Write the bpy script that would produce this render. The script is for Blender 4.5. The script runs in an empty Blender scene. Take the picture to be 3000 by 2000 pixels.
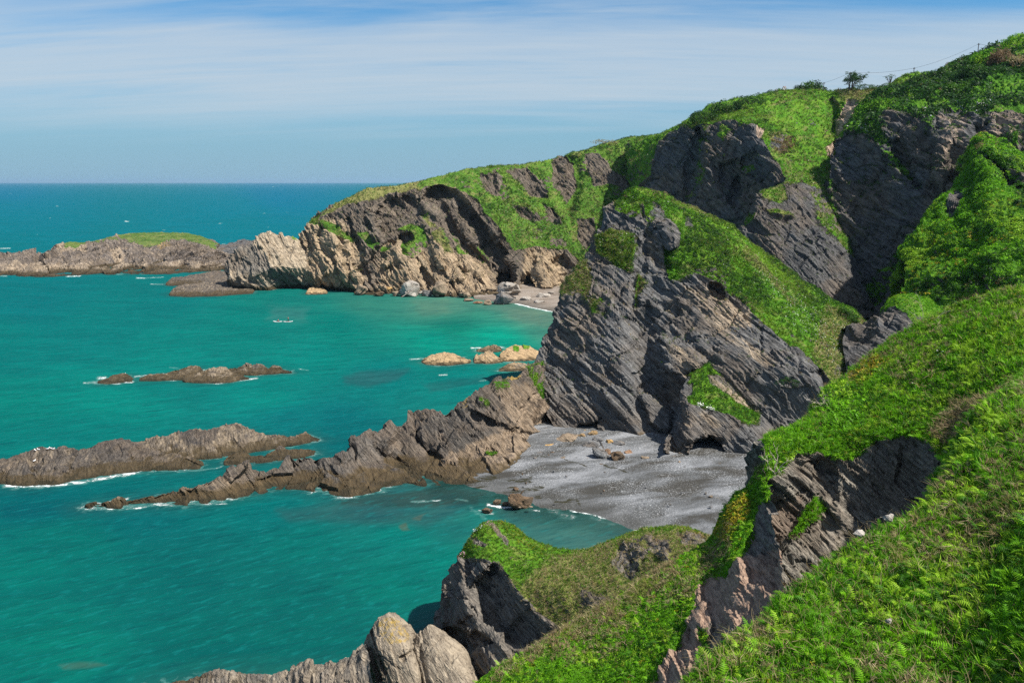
import bpy, bmesh, math, random
import numpy as np
from mathutils import Vector, Matrix, kdtree

# ------------------------------------------------------------------ camera
S = bpy.context.scene
F, HCAM = 2500.0, 50.0                 # focal length in photo pixels, eye height above the sea
PITCH = math.atan(467 / F)
cd = bpy.data.cameras.new("camera"); cam = bpy.data.objects.new("camera", cd)
S.collection.objects.link(cam); S.camera = cam
cd.sensor_width = 36; cd.lens = 36 * F / 3000
cd.clip_start = 0.2; cd.clip_end = 60000
cam.location = (0, 0, HCAM); cam.rotation_euler = (math.pi / 2 - PITCH, 0, 0)

# ------------------------------------------------------------------ sun, sky, exposure
SUN_EL = math.radians(54); SUN_DIR = Vector((0.905, -0.425, 0)).normalized()
sd = bpy.data.lights.new("sun", 'SUN'); so = bpy.data.objects.new("sun", sd); S.collection.objects.link(so)
sd.energy = 4.6; sd.angle = math.radians(0.53); sd.color = (1.0, 0.94, 0.84)
tosun = Vector((SUN_DIR.x * math.cos(SUN_EL), SUN_DIR.y * math.cos(SUN_EL), math.sin(SUN_EL)))
so.rotation_euler = tosun.to_track_quat('Z', 'Y').to_euler()
so.location = (60, -40, 120)
S.view_settings.view_transform = 'Standard'; S.view_settings.look = 'None'
S.view_settings.exposure = 0.9; S.view_settings.gamma = 1.0; S.view_settings.use_curve_mapping = False
S.render.engine = 'CYCLES'
S.cycles.max_bounces = 5; S.cycles.diffuse_bounces = 3; S.cycles.glossy_bounces = 2
S.cycles.transparent_max_bounces = 4; S.cycles.use_denoising = False

W = bpy.data.worlds.new("World"); S.world = W; W.use_nodes = True
def world():
    t = W.node_tree; N = t.nodes; L = t.links; N.clear()
    out = N.new('ShaderNodeOutputWorld'); bg = N.new('ShaderNodeBackground'); bg.inputs[1].default_value = 0.078
    sky = N.new('ShaderNodeTexSky'); sky.sky_type = 'NISHITA'; sky.sun_disc = False
    sky.sun_elevation = SUN_EL; sky.sun_rotation = math.atan2(SUN_DIR.x, SUN_DIR.y)
    sky.air_density = 1.0; sky.dust_density = 0.4; sky.ozone_density = 3.0; sky.altitude = 50
    tc = N.new('ShaderNodeTexCoord'); sep = N.new('ShaderNodeSeparateXYZ'); L.new(tc.outputs['Generated'], sep.inputs[0])
    def M(op, a, b=None, c=None, clamp=False):
        n = N.new('ShaderNodeMath'); n.operation = op; n.use_clamp = clamp
        for i, x in enumerate((a, b, c)):
            if x is None: continue
            if isinstance(x, (int, float)): n.inputs[i].default_value = x
            else: L.new(x, n.inputs[i])
        return n.outputs[0]
    z = M('MAXIMUM', sep.outputs[2], 0.0)
    inv = M('DIVIDE', 1.0, M('ADD', z, 0.11))
    px = M('MULTIPLY', sep.outputs[0], inv); py = M('MULTIPLY', sep.outputs[1], inv)
    def layer(sx, sy, ox, scale, det, rough, skew=0.0, dist=0.0):
        c = N.new('ShaderNodeCombineXYZ')
        L.new(M('MULTIPLY_ADD', px, sx, ox), c.inputs[0])
        L.new(M('ADD', M('MULTIPLY', py, sy), M('MULTIPLY', px, skew)), c.inputs[1])
        n = N.new('ShaderNodeTexNoise'); n.inputs['Scale'].default_value = scale; n.inputs['Detail'].default_value = det
        n.inputs['Roughness'].default_value = rough; n.inputs['Distortion'].default_value = dist
        L.new(c.outputs[0], n.inputs['Vector']); return n.outputs['Fac']
    def ramp(v, a, b):
        n = N.new('ShaderNodeMapRange'); n.interpolation_type = 'SMOOTHSTEP'
        n.inputs['From Min'].default_value = a; n.inputs['From Max'].default_value = b; L.new(v, n.inputs['Value']); return n.outputs[0]
    c1 = layer(0.26, 1.0, 1.3, 1.15, 6, 0.58, 0.06, 0.35)
    c2 = layer(0.45, 2.6, 7.7, 1.5, 8, 0.62, 0.16, 0.8)
    dens = M('ADD', M('MULTIPLY', c1, 0.65), M('MULTIPLY', c2, 0.35))
    # altocumulus sheet: thick at middle heights, thin below 5 degrees, broken streaks high up
    lo = ramp(M('ADD', z, M('MULTIPLY', M('SUBTRACT', c1, 0.5), 0.07)), 0.035, 0.105); hi = ramp(M('ADD', z, M('MULTIPLY', M('SUBTRACT', c2, 0.5), 0.05)), 0.185, 0.14)
    bias = M('ADD', M('MULTIPLY', hi, 0.20), -0.052)
    cov = M('MULTIPLY', ramp(M('ADD', dens, bias), 0.35, 0.66), lo)
    cov = M('MULTIPLY', cov, M('ADD', M('MULTIPLY', layer(0.6, 5, 3.1, 2.0, 6, .6, .1, .3), 0.5), 0.62), None, True)
    tint = N.new('ShaderNodeMix'); tint.data_type = 'RGBA'; tint.blend_type = 'MULTIPLY'; tint.inputs[0].default_value = 1.0
    up = N.new('ShaderNodeMix'); up.data_type = 'RGBA'; L.new(ramp(z, .2, .55), up.inputs[0]); up.inputs[6].default_value = (0.30, 0.65, 0.85, 1); up.inputs[7].default_value = (0.95, 0.95, 0.95, 1)
    L.new(sky.outputs[0], tint.inputs[6]); L.new(up.outputs[2], tint.inputs[7])
    hz = N.new('ShaderNodeMix'); hz.data_type = 'RGBA'        # pale maritime air low over the water
    L.new(M('MULTIPLY', ramp(z, 0.17, 0.0), 0.92), hz.inputs[0]); L.new(tint.outputs[2], hz.inputs[6]); hz.inputs[7].default_value = (1.95, 3.2, 4.15, 1)
    mx = N.new('ShaderNodeMix'); mx.data_type = 'RGBA'
    L.new(M('MULTIPLY', cov, 0.86), mx.inputs[0]); L.new(hz.outputs[2], mx.inputs[6]); mx.inputs[7].default_value = (3.85, 4.42, 4.95, 1)
    L.new(mx.outputs[2], bg.inputs[0]); L.new(bg.outputs[0], out.inputs[0])
world()

# ------------------------------------------------------------------ maths helpers
rng = np.random.default_rng(11); random.seed(5)
cp, sp = math.cos(PITCH), math.sin(PITCH)
CAM = np.array([0.0, 0.0, HCAM])
def P(u, v, Y):
    "the place at depth Y (metres ahead) that the photo shows at pixel u, v"
    dx = (u - 1500) / F; dy = -(v - 1000) / F
    t = Y / (cp + dy * sp)
    return (dx * t, Y, HCAM + (-sp + dy * cp) * t)
def Z(u, v, z=0.0):
    "the place at height z that the photo shows at pixel u, v"
    dx = (u - 1500) / F; dy = -(v - 1000) / F
    t = (z - HCAM) / (-sp + dy * cp)
    return (dx * t, (cp + dy * sp) * t, z)
def proj(V):
    x, y, z = V[..., 0], V[..., 1], V[..., 2] - HCAM
    d = np.maximum(y * cp - z * sp, 0.3); up = y * sp + z * cp
    return 1500 + F * x / d, 1000 - F * up / d
_perm = rng.integers(0, 1 << 30, 65536).astype(np.int64)
def _h(i, j, k):
    return _perm[(i * 73856093 ^ j * 19349663 ^ k * 83492791) & 65535] / float(1 << 30)
def vnoise(x, y, z):
    x, y, z = np.broadcast_arrays(x, y, z)
    xi = np.floor(x).astype(np.int64); yi = np.floor(y).astype(np.int64); zi = np.floor(z).astype(np.int64)
    f = x - xi; g = y - yi; h = z - zi
    f = f * f * f * (f * (f * 6 - 15) + 10); g = g * g * g * (g * (g * 6 - 15) + 10); h = h * h * h * (h * (h * 6 - 15) + 10)
    def lx(j, k): a = _h(xi, yi + j, zi + k); return a + (_h(xi + 1, yi + j, zi + k) - a) * f
    a = lx(0, 0); a = a + (lx(1, 0) - a) * g; b = lx(0, 1); b = b + (lx(1, 1) - b) * g
    return (a + (b - a) * h) * 2 - 1
def fbm(V, s, octv=4, rough=0.5, off=0.0):
    r = 0; a = 1.0; t = 0
    for o in range(octv):
        r = r + a * vnoise(V[..., 0] * s + off, V[..., 1] * s + off * 1.7, V[..., 2] * s - off); t += a; a *= rough; s *= 2.03
    return r / t
def sstep(a, b, x):
    t = np.clip((x - a) / (b - a), 0, 1); return t * t * (3 - 2 * t)
def sdist(u, v, poly):
    "signed distance in pixels to a polygon (inside is positive)"
    p = np.asarray(poly, float); d = np.full(u.shape, 1e9); ins = np.zeros(u.shape, bool); n = len(p)
    for i in range(n):
        ax, ay = p[i]; bx, by = p[(i + 1) % n]; ex, ey = bx - ax, by - ay
        t = np.clip(((u - ax) * ex + (v - ay) * ey) / (ex * ex + ey * ey + 1e-9), 0, 1)
        d = np.minimum(d, (u - ax - t * ex) ** 2 + (v - ay - t * ey) ** 2)
        if ey != 0:
            c = ((ay > v) != (by > v)) & (u < ex * (v - ay) / ey + ax); ins ^= c
    d = np.sqrt(d); return np.where(ins, d, -d)
def ldist(u, v, line):
    p = np.asarray(line, float); d = np.full(u.shape, 1e9)
    for i in range(len(p) - 1):
        ax, ay = p[i]; bx, by = p[i + 1]; ex, ey = bx - ax, by - ay
        t = np.clip(((u - ax) * ex + (v - ay) * ey) / (ex * ex + ey * ey + 1e-9), 0, 1)
        d = np.minimum(d, (u - ax - t * ex) ** 2 + (v - ay - t * ey) ** 2)
    return np.sqrt(d)
def spline(G, axis, counts):
    "Catmull-Rom through control points along an axis, counts[i] samples in span i"
    G = np.moveaxis(G, axis, 0); n = len(G); out = []
    for i in range(n - 1):
        p1, p2 = G[i], G[i + 1]; p0 = G[i - 1] if i else 2 * p1 - p2; p3 = G[i + 2] if i + 2 < n else 2 * p2 - p1
        m = counts[i]; t = (np.arange(m) / m).reshape((-1,) + (1,) * (G.ndim - 1))
        cr = 0.5 * (2 * p1 + (p2 - p0) * t + (2 * p0 - 5 * p1 + 4 * p2 - p3) * t ** 2 + (3 * p1 - p0 - 3 * p2 + p3) * t ** 3)
        li = p1 + (p2 - p1) * t
        out.append(0.6 * cr + 0.4 * li)
    out.append(G[-1:]); return np.moveaxis(np.concatenate(out), 0, axis)
def loft(G, res):
    G = np.asarray(G, float)
    ln = lambda a: np.median(np.linalg.norm(np.diff(G, axis=a), axis=2), axis=1 - a)
    cu = [max(2, int(round(l / res))) for l in ln(1)]
    cv = [max(2, int(round(l / res))) for l in ln(0)]
    return spline(spline(G, 1, cu), 0, cv)
def gnormals(V):
    a = np.gradient(V, axis=1); b = np.gradient(V, axis=0); n = np.cross(a, b)
    n /= np.linalg.norm(n, axis=2, keepdims=True) + 1e-9
    return n * (np.sign(np.mean(n[..., 2])) or 1.0)

# ------------------------------------------------------------------ mesh helpers
COL = S.collection
def tag(o, label=None, cat=None, group=None, kind=None):
    if label: o["label"] = label
    if cat: o["category"] = cat
    if group: o["group"] = group
    if kind: o["kind"] = kind
    return o
def link(name, me, mat, parent=None):
    o = bpy.data.objects.new(name, me); COL.objects.link(o)
    if mat: me.materials.append(mat)
    if parent: o.parent = parent
    return o
def rawmesh(name, V, Fc, smooth=False, **attrs):
    V = np.ascontiguousarray(V, np.float32).reshape(-1, 3); Fc = np.ascontiguousarray(Fc, np.int32); k = Fc.shape[1]
    me = bpy.data.meshes.new(name); me.vertices.add(len(V)); me.vertices.foreach_set("co", V.ravel())
    me.loops.add(Fc.size); me.loops.foreach_set("vertex_index", Fc.ravel())
    me.polygons.add(len(Fc)); me.polygons.foreach_set("loop_start", np.arange(0, Fc.size, k, dtype=np.int32))
    me.polygons.foreach_set("use_smooth", np.full(len(Fc), smooth))
    for n, a in attrs.items():
        a = np.asarray(a, np.float32)
        if a.ndim == 2:
            if a.shape[1] == 3: a = np.concatenate([a, np.ones((len(a), 1), np.float32)], 1)
            at = me.attributes.new(n, 'FLOAT_COLOR', 'POINT'); at.data.foreach_set("color", np.ascontiguousarray(a).ravel())
        else:
            at = me.attributes.new(n, 'FLOAT', 'POINT'); at.data.foreach_set("value", np.ascontiguousarray(a))
    me.update(calc_edges=True); return me
def gridfaces(m, n):
    i = (np.arange(m - 1)[:, None] * n + np.arange(n - 1)[None, :]).ravel()
    return np.stack([i, i + 1, i + n + 1, i + n], 1)

# ------------------------------------------------------------------ node helper
class NT:
    def __init__(s, name):
        s.m = bpy.data.materials.new(name); s.m.use_nodes = True; s.t = s.m.node_tree; s.N = s.t.nodes; s.L = s.t.links
        s.b = s.N['Principled BSDF']; s.b.inputs['Roughness'].default_value = 0.85
        s.b.inputs['Specular IOR Level'].default_value = 0.2
        s.pos = s.N.new('ShaderNodeNewGeometry').outputs['Position']
    def set(s, inp, v):
        if isinstance(v, (int, float)): inp.default_value = v
        elif isinstance(v, tuple): inp.default_value = v if len(v) == 4 or inp.type == 'VECTOR' else v + (1,)
        else: s.L.new(v, inp)
    def math(s, op, a, b=None, c=None, clamp=False):
        n = s.N.new('ShaderNodeMath'); n.operation = op; n.use_clamp = clamp
        for i, x in enumerate((a, b, c)):
            if x is not None: s.set(n.inputs[i], x)
        return n.outputs[0]
    def attr(s, name, out='Fac'):
        n = s.N.new('ShaderNodeAttribute'); n.attribute_name = name; return n.outputs[out]
    def noise(s, vec, scale, det=4, rough=0.55, dist=0.0, out='Fac'):
        n = s.N.new('ShaderNodeTexNoise'); n.inputs['Scale'].default_value = scale; n.inputs['Detail'].default_value = det
        n.inputs['Roughness'].default_value = rough; n.inputs['Distortion'].default_value = dist; s.L.new(vec, n.inputs['Vector']); return n.outputs[out]
    def rng(s, v, a, b, c=0.0, d=1.0, smooth=True):
        n = s.N.new('ShaderNodeMapRange'); n.interpolation_type = 'SMOOTHSTEP' if smooth else 'LINEAR'
        for i, x in zip(('From Min', 'From Max', 'To Min', 'To Max'), (a, b, c, d)): n.inputs[i].default_value = x
        s.L.new(v, n.inputs['Value']); return n.outputs[0]
    def mix(s, f, a, b, mode='MIX'):
        n = s.N.new('ShaderNodeMix'); n.data_type = 'RGBA'; n.blend_type = mode
        s.set(n.inputs[0], f); s.set(n.inputs[6], a); s.set(n.inputs[7], b); return n.outputs[2]
    def ramp(s, v, stops):
        n = s.N.new('ShaderNodeValToRGB'); e = n.color_ramp.elements
        while len(e) < len(stops): e.new(0.5)
        for q, (p, c) in zip(e, stops): q.position = p; q.color = c + (1,)
        s.L.new(v, n.inputs[0]); return n.outputs[0]
    def frame(s, e1, e2, e3, k1, k2, k3):
        "position measured along three axes and scaled"
        c = s.N.new('ShaderNodeCombineXYZ')
        for i, (e, k) in enumerate(((e1, k1), (e2, k2), (e3, k3))):
            d = s.N.new('ShaderNodeVectorMath'); d.operation = 'DOT_PRODUCT'; s.L.new(s.pos, d.inputs[0]); d.inputs[1].default_value = tuple(float(x) * k for x in e)
            s.L.new(d.outputs['Value'], c.inputs[i])
        return c.outputs[0]
    def bump(s, h, dist, strength=1.0, prev=None):
        n = s.N.new('ShaderNodeBump'); n.inputs['Strength'].default_value = strength; n.inputs['Distance'].default_value = dist
        s.L.new(h, n.inputs['Height'])
        if prev is not None: s.L.new(prev, n.inputs['Normal'])
        return n.outputs[0]

def bedding(deg, by=0.15):
    a = math.radians(deg); b = np.array([math.sin(a), by, math.cos(a)]); b /= np.linalg.norm(b)
    e1 = np.array([math.cos(a), 0, -math.sin(a)]); e1 -= b * e1.dot(b); e1 /= np.linalg.norm(e1)
    return e1, np.cross(b, e1), b

def land_material(name, bed, size=1.0, grey=((.035, .037, .042), (.15, .15, .155)), tan=((.12, .09, .065), (.46, .37, .27)),
                  green=((.02, .07, .005), (.065, .19, .008), (.14, .25, .02)), straw=(.24, .19, .085), tide=2.4, tide_col=(.085, .062, .032), stain=.45):
    """cliff material: bedded rock, warm where 'warm', turf where 'grass', ochre lichen where 'lichen'; size is in metres per feature"""
    n = NT(name); e1, e2, b = bed; k = 1.0 / size
    st = n.frame(e1, e2, b, .14 * k, .22 * k, 1.7 * k)
    st2 = n.frame(e1, e2, b, .5 * k, .7 * k, 6.5 * k)
    big = n.noise(n.pos, .07 * k, 4, .6)
    s1 = n.noise(st, 1.0, 6, .62, .5); s2 = n.noise(st2, 1.0, 5, .65, .3)
    fine = n.noise(n.pos, 2.2 * k, 5, .65)
    lam = n.math('ADD', n.math('MULTIPLY', s1, .6), n.math('MULTIPLY', s2, .4))
    val = n.math('ADD', n.math('MULTIPLY', lam, .75), n.math('MULTIPLY', fine, .25))
    v = n.rng(val, .36, .66)
    cg = n.mix(v, grey[0], grey[1]); ct = n.mix(v, tan[0], tan[1])
    cg = n.mix(n.rng(big, .42, .62, 0, .6), cg, n.mix(v, (.07, .055, .042), (.22, .17, .125)))
    w = n.math('ADD', n.attr('warm'), n.math('MULTIPLY', n.math('SUBTRACT', n.noise(st, .6, 3), .5), 1.1))
    rock = n.mix(n.rng(w, .3, .75), cg, ct)
    rock = n.mix(n.rng(n.noise(n.pos, .3 * k, 5, .7), .52, .66, 0, stain), rock, (.038, .034, .033))       # weathering stains
    cr = n.rng(n.noise(st2, .55, 3, .5, 1.2), .30, .40, .55, 0)
    rock = n.mix(cr, rock, (.018, .018, .02))
    li = n.math('ADD', n.attr('lichen'), n.math('SUBTRACT', n.noise(n.pos, .9 * k, 5, .7), .5))
    rock = n.mix(n.rng(li, .55, .75, 0, .85), rock, n.mix(fine, (.30, .19, .03), (.42, .30, .09)))
    z = n.N.new('ShaderNodeSeparateXYZ'); n.L.new(n.pos, z.inputs[0])
    zz = n.math('ADD', z.outputs[2], n.math('MULTIPLY', n.math('SUBTRACT', n.noise(n.pos, .5, 4, .6), .5), 2.2))
    tm = n.rng(zz, tide, tide * .55, 0, .9)
    rock = n.mix(tm, rock, n.mix(v, (.04, .03, .016), tide_col))
    rock = n.mix(n.rng(zz, tide * .42, .05, 0, .85), rock, (.028, .024, .014))
    g1 = n.noise(n.pos, .11 * k, 5, .6); g2 = n.noise(n.pos, .85 * k, 6, .7); g3 = n.noise(n.pos, 4.5 * k, 4, .7)
    gv = n.math('ADD', n.math('MULTIPLY', g1, .45), n.math('ADD', n.math('MULTIPLY', g2, .35), n.math('MULTIPLY', g3, .25)))
    gc = n.ramp(gv, [(.42, green[0]), (.52, green[1]), (.63, green[2])])
    sv = n.math('ADD', n.math('MULTIPLY', n.noise(n.pos, .23 * k, 6, .72), 1.0), n.math('MULTIPLY', n.math('SUBTRACT', n.attr('dry'), .5), .55))
    gc = n.mix(n.rng(sv, .50, .68, 0, .65), gc, straw)
    edge = n.math('ADD', n.math('MULTIPLY', n.math('SUBTRACT', n.noise(n.pos, .6 * k, 6, .75), .5), 1.35), n.attr('grass'))
    gm = n.rng(edge, .44, .58)
    col = n.mix(gm, rock, gc)
    n.L.new(col, n.b.inputs['Base Color'])
    h = n.math('ADD', n.math('MULTIPLY', s1, 1.0), n.math('ADD', n.math('MULTIPLY', s2, .5), n.math('MULTIPLY', fine, .3)))
    hg = n.math('ADD', n.math('MULTIPLY', g2, .6), n.math('MULTIPLY', g3, .5))
    hm = n.N.new('ShaderNodeMix'); n.L.new(gm, hm.inputs[0]); n.L.new(h, hm.inputs[2]); n.L.new(hg, hm.inputs[3])
    n.L.new(n.bump(hm.outputs[0], .9 * size, .85), n.b.inputs['Normal'])
    n.b.inputs['Specular IOR Level'].default_value = .15
    return n.m

# ------------------------------------------------------------------ landform builder
LAND = {}
def cells(x, y, z, seed):
    "angular blocks: each cell is a tilted plane with an offset of its own"
    xi = np.floor(x).astype(np.int64); yi = np.floor(y).astype(np.int64); zi = np.floor(z).astype(np.int64); sd_ = int(seed)
    best = np.full(x.shape, 9.0); val = np.zeros(x.shape)
    for i in (-1, 0, 1):
        for j in (-1, 0, 1):
            for k in (-1, 0, 1):
                a, b, c = xi + i, yi + j, zi + k
                h1 = _h(a + sd_, b, c); h2 = _h(a, b + 57 + sd_, c); h3 = _h(a, b, c + 131 + sd_)
                dx = x - a - h1; dy = y - b - h2; dz = z - c - h3
                d = dx * dx + dy * dy + dz * dz; m = d < best
                v = (_h(a + 7, b + 3, c + sd_) * 2 - 1) + dx * (h2 - .5) * 1.6 + dy * (h3 - .5) * 1.6 + dz * (.35 + .7 * h1)
                best = np.where(m, d, best); val = np.where(m, v, val)
    return val
def strata(V, bed, size, seed=0.0, big=1.0, lam=1.0):
    "bedded rock: tilted blocks of two sizes, thin laminae standing proud, gentle swells"
    e1, e2, b = bed
    wv = fbm(V, .03 / size, 3, off=seed + 3) * 3.0 * size + fbm(V, .14 / size, 2, off=seed + 13) * .5 * size
    s = V @ b + wv; p = V @ e1 + fbm(V, .06 / size, 2, off=seed + 17) * 3 * size; q = V @ e2; out = 0
    out = out + cells(p / (13 * size), q / (13 * size), s / (4.6 * size), seed) * 1.35 * size * big
    out = out + cells(p / (4.6 * size), q / (4.2 * size), s / (1.5 * size), seed + 5) * .48 * size * (.4 + .6 * big)
    for h, am, L in ((.5, .26, 4.0), (1.35, .42, 8.0)):
        h *= size; L *= size; k = np.floor(s / h); f = s / h - k
        def r(kk): return .5 * vnoise(p / L + kk * 3.7, q / L + seed, kk * 7.31) + .5 * (_h(kk.astype(np.int64), kk.astype(np.int64) * 3 + 1, np.full(kk.shape, 5 + int(seed), np.int64)) * 2 - 1)
        a_ = r(k); c_ = r(k + 1)
        out = out + lam * am * size * (a_ + (c_ - a_) * sstep(.7, 1.0, f)) * (.45 + .8 * sstep(-.3, .4, fbm(V, .07 / size, 2, off=seed + 23 + h)))
    for ax, L in ((p, 7.5), (q, 9.0)):                       # open joints across the beds
        j = ax / (L * size) + fbm(V, .05 / size, 2, off=seed + L) * 1.1; f = np.abs(j - np.round(j))
        out = out - sstep(.075, .0, f) * .75 * size * sstep(-.1, .25, fbm(V, .09 / size, 2, off=seed + 50 + L))
    return out + fbm(V, .07 / size, 3, .5, off=seed) * 1.7 * size * (.35 + .65 * big)
def land(name, G, res, mat, bed, size=1.0, push=(), zones=(), warm=(), lichen=(), dry=(), base_grass=0.0, base_warm=0.0, base_dry=.5,
         jit=7.0, amp=1.0, gamp=1.0, ledge=.5, seed=0.0, label=None, cat=None, kind='structure', smooth=False, edge_keep=True, group=None, parent=None, big=.7, lam=1.15, holes=1.0):
    V = loft(G, res)
    u, v = proj(V)
    ju = u + fbm(V, .12 / size, 4, .6, off=1 + seed) * jit; jv = v + fbm(V, .12 / size, 4, .6, off=21 + seed) * jit
    D = V - CAM; dist = np.linalg.norm(D, axis=2)
    for poly, amt, soft in push:
        m = sstep(-soft, soft, sdist(ju, jv, poly)); V = V + D / dist[..., None] * (m * amt)[..., None]
    def paint(base, ops, us, vs):
        a = np.full(u.shape, float(base))
        for o in ops:
            sgn, poly, soft = o[0], o[1], o[2]; tgt = o[3] if len(o) > 3 else (1.0 if sgn == '+' else 0.0)
            m = sstep(-soft, soft, sdist(us, vs, poly)); a = a + (tgt - a) * m
        return a
    g = paint(base_grass, zones, ju, jv); wa = paint(base_warm, warm, ju, jv); lc = paint(0, lichen, ju, jv); dr = paint(base_dry, dry, ju, jv)
    N = gnormals(V)
    d = strata(V, bed, size, seed, big, lam) * amp * (.3 + .7 * sstep(-.8, 3.2 * min(1.0, size * 1.6), V[..., 2]))
    gd = (fbm(V, .16 / size, 4, .6, off=5 + seed) * 1.3 + np.abs(fbm(V, .6 / size, 3, .6, off=8)) * .7) * size * gamp
    g2 = sstep(.25, .7, g)
    disp = d * (1 - g2) + (gd + d * .12) * g2
    V = V + N * disp[..., None]
    N2 = gnormals(V)
    led = sstep(.55, .8, N2[..., 2]) * ledge + fbm(V, .09 / size, 3, off=seed + 40) * .25 * ledge
    g = np.clip(np.where(g < .5, np.maximum(g, np.where(V[..., 2] > 7, led, 0) * .62), g - sstep(.25, -.15, N2[..., 2]) * .6), 0, 1)
    g = np.clip(g - .75 * sstep(.12, .40, fbm(V, .085 / size, 4, .6, off=seed + 61)) * sstep(.86, .55, N2[..., 2]) * holes, 0, 1)
    m_, n_ = V.shape[:2]
    me = rawmesh(name, V, gridfaces(m_, n_), smooth, grass=g.ravel(), warm=wa.ravel(), lichen=lc.ravel(), dry=dr.ravel())
    # keep the outward side up
    o = link(name, me, mat, parent)
    if parent is None: tag(o, label, cat, group, kind)
    LAND[o.name] = dict(V=V, N=N2, g=g, o=o, dry=dr)
    return o
def columns(cols, back=(), low=None):
    "control columns of (u, v, Y) / (u, v, 'z', height) -> rows, with rows added behind the skyline"
    G = []
    for c in cols:
        pts = [np.array(Z(q[0], q[1], q[3]) if len(q) == 4 else P(*q)) for q in c]
        pre = [pts[0] + np.array(b, float) if len(b) == 3 else np.array([pts[0][0] + b[0], pts[0][1] + b[1], b[3]]) for b in back]
        G.append(pre[::-1] + pts)
    return np.array(G).transpose(1, 0, 2)
# ================================================================== the land, far to near
BED_FAR, BED_MID, BED_NEAR, BED_STEEP = bedding(54), bedding(47), bedding(44, .05), bedding(62)
BED_WALL = bedding(56, .1)
M_FAR = land_material("far_cliff", BED_FAR, .95, grey=((.036, .031, .027), (.235, .195, .155)), tan=((.14, .10, .065), (.50, .385, .255)), green=((.025, .07, .010), (.065, .16, .014), (.14, .21, .035)))
M_SHADE = land_material("shade_darkened_slate", BED_WALL, 1.1, grey=((.033, .034, .037), (.16, .16, .162)), tan=((.16, .115, .085), (.60, .46, .35)))  # slate colour darkened to stand in for shade on the cliff walls and knob
M_MID = land_material("slate_headland", BED_MID, .85, grey=((.04, .04, .042), (.21, .207, .203)))
M_TAN = land_material("tan_slab_rock", bedding(48), .6, grey=((.03, .028, .026), (.165, .145, .125)), tan=((.085, .062, .042), (.36, .275, .195)), tide=1.7, tide_col=(.10, .07, .034), stain=.7)
M_REEF = land_material("sea_rock", BED_FAR, .55, grey=((.022, .02, .019), (.15, .128, .108)), tan=((.085, .065, .042), (.36, .29, .21)), tide=1.3, stain=.8)
M_COVE = land_material("cove_rock", bedding(40), .4, grey=((.045, .042, .04), (.25, .225, .195)), tan=((.13, .105, .08), (.40, .34, .26)))
M_NEAR = land_material("near_bank", BED_NEAR, .28, grey=((.035, .034, .032), (.37, .34, .29)), tan=((.08, .062, .05), (.29, .225, .175)), green=((.03, .095, .004), (.075, .21, .006), (.14, .28, .014)))

M_BANK = land_material("earth_bank", BED_NEAR, .28, grey=((.035, .034, .032), (.26, .23, .2)), tan=((.13, .085, .065), (.44, .31, .23)), green=((.03, .095, .004), (.075, .21, .006), (.14, .28, .014)))

# ---- far headland running out to sea
FH = [
 [(872, 712, 424), (880, 735, 416), (886, 765, 408), (892, 800, 402), (900, 850, 'z', -1)],
 [(893, 682, 424), (912, 720, 414), (925, 765, 406), (940, 805, 398), (955, 852, 'z', -1)],
 [(915, 641, 426), (945, 680, 413), (962, 730, 404), (975, 790, 394), (992, 856, 'z', -1)],
 [(955, 607, 428), (990, 650, 414), (1015, 710, 403), (1030, 790, 391), (1060, 862, 'z', -1)],
 [(1003, 589, 432), (1030, 625, 416), (1060, 690, 404), (1080, 785, 390), (1100, 866, 'z', -1)],
 [(1063, 556, 436), (1080, 605, 418), (1110, 680, 405), (1130, 780, 391), (1160, 868, 'z', -1)],
 [(1148, 548, 440), (1170, 596, 422), (1190, 680, 406), (1210, 780, 392), (1233, 868, 'z', -1)],
 [(1275, 522, 444), (1290, 580, 424), (1310, 680, 408), (1330, 780, 394), (1339, 868, 'z', .5)],
 [(1399, 491, 450), (1410, 560, 430), (1430, 670, 412), (1460, 780, 398), (1467, 860, 'z', 1)],
 [(1547, 483, 458), (1550, 560, 436), (1560, 660, 418), (1560, 760, 406), (1552, 848, 'z', 1.5)],
 [(1696, 446, 464), (1690, 540, 440), (1690, 650, 421), (1690, 750, 408), (1680, 836, 'z', 2)],
 [(1828, 407, 472), (1820, 510, 444), (1810, 620, 424), (1800, 740, 410), (1800, 830, 'z', 2)],
 [(1940, 392, 476), (1930, 500, 446), (1920, 620, 424), (1910, 740, 410), (1910, 830, 'z', 2)],
 [(2080, 330, 476), (2050, 500, 440), (2030, 620, 420), (2020, 740, 408), (2010, 830, 'z', 2)]]
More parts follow.
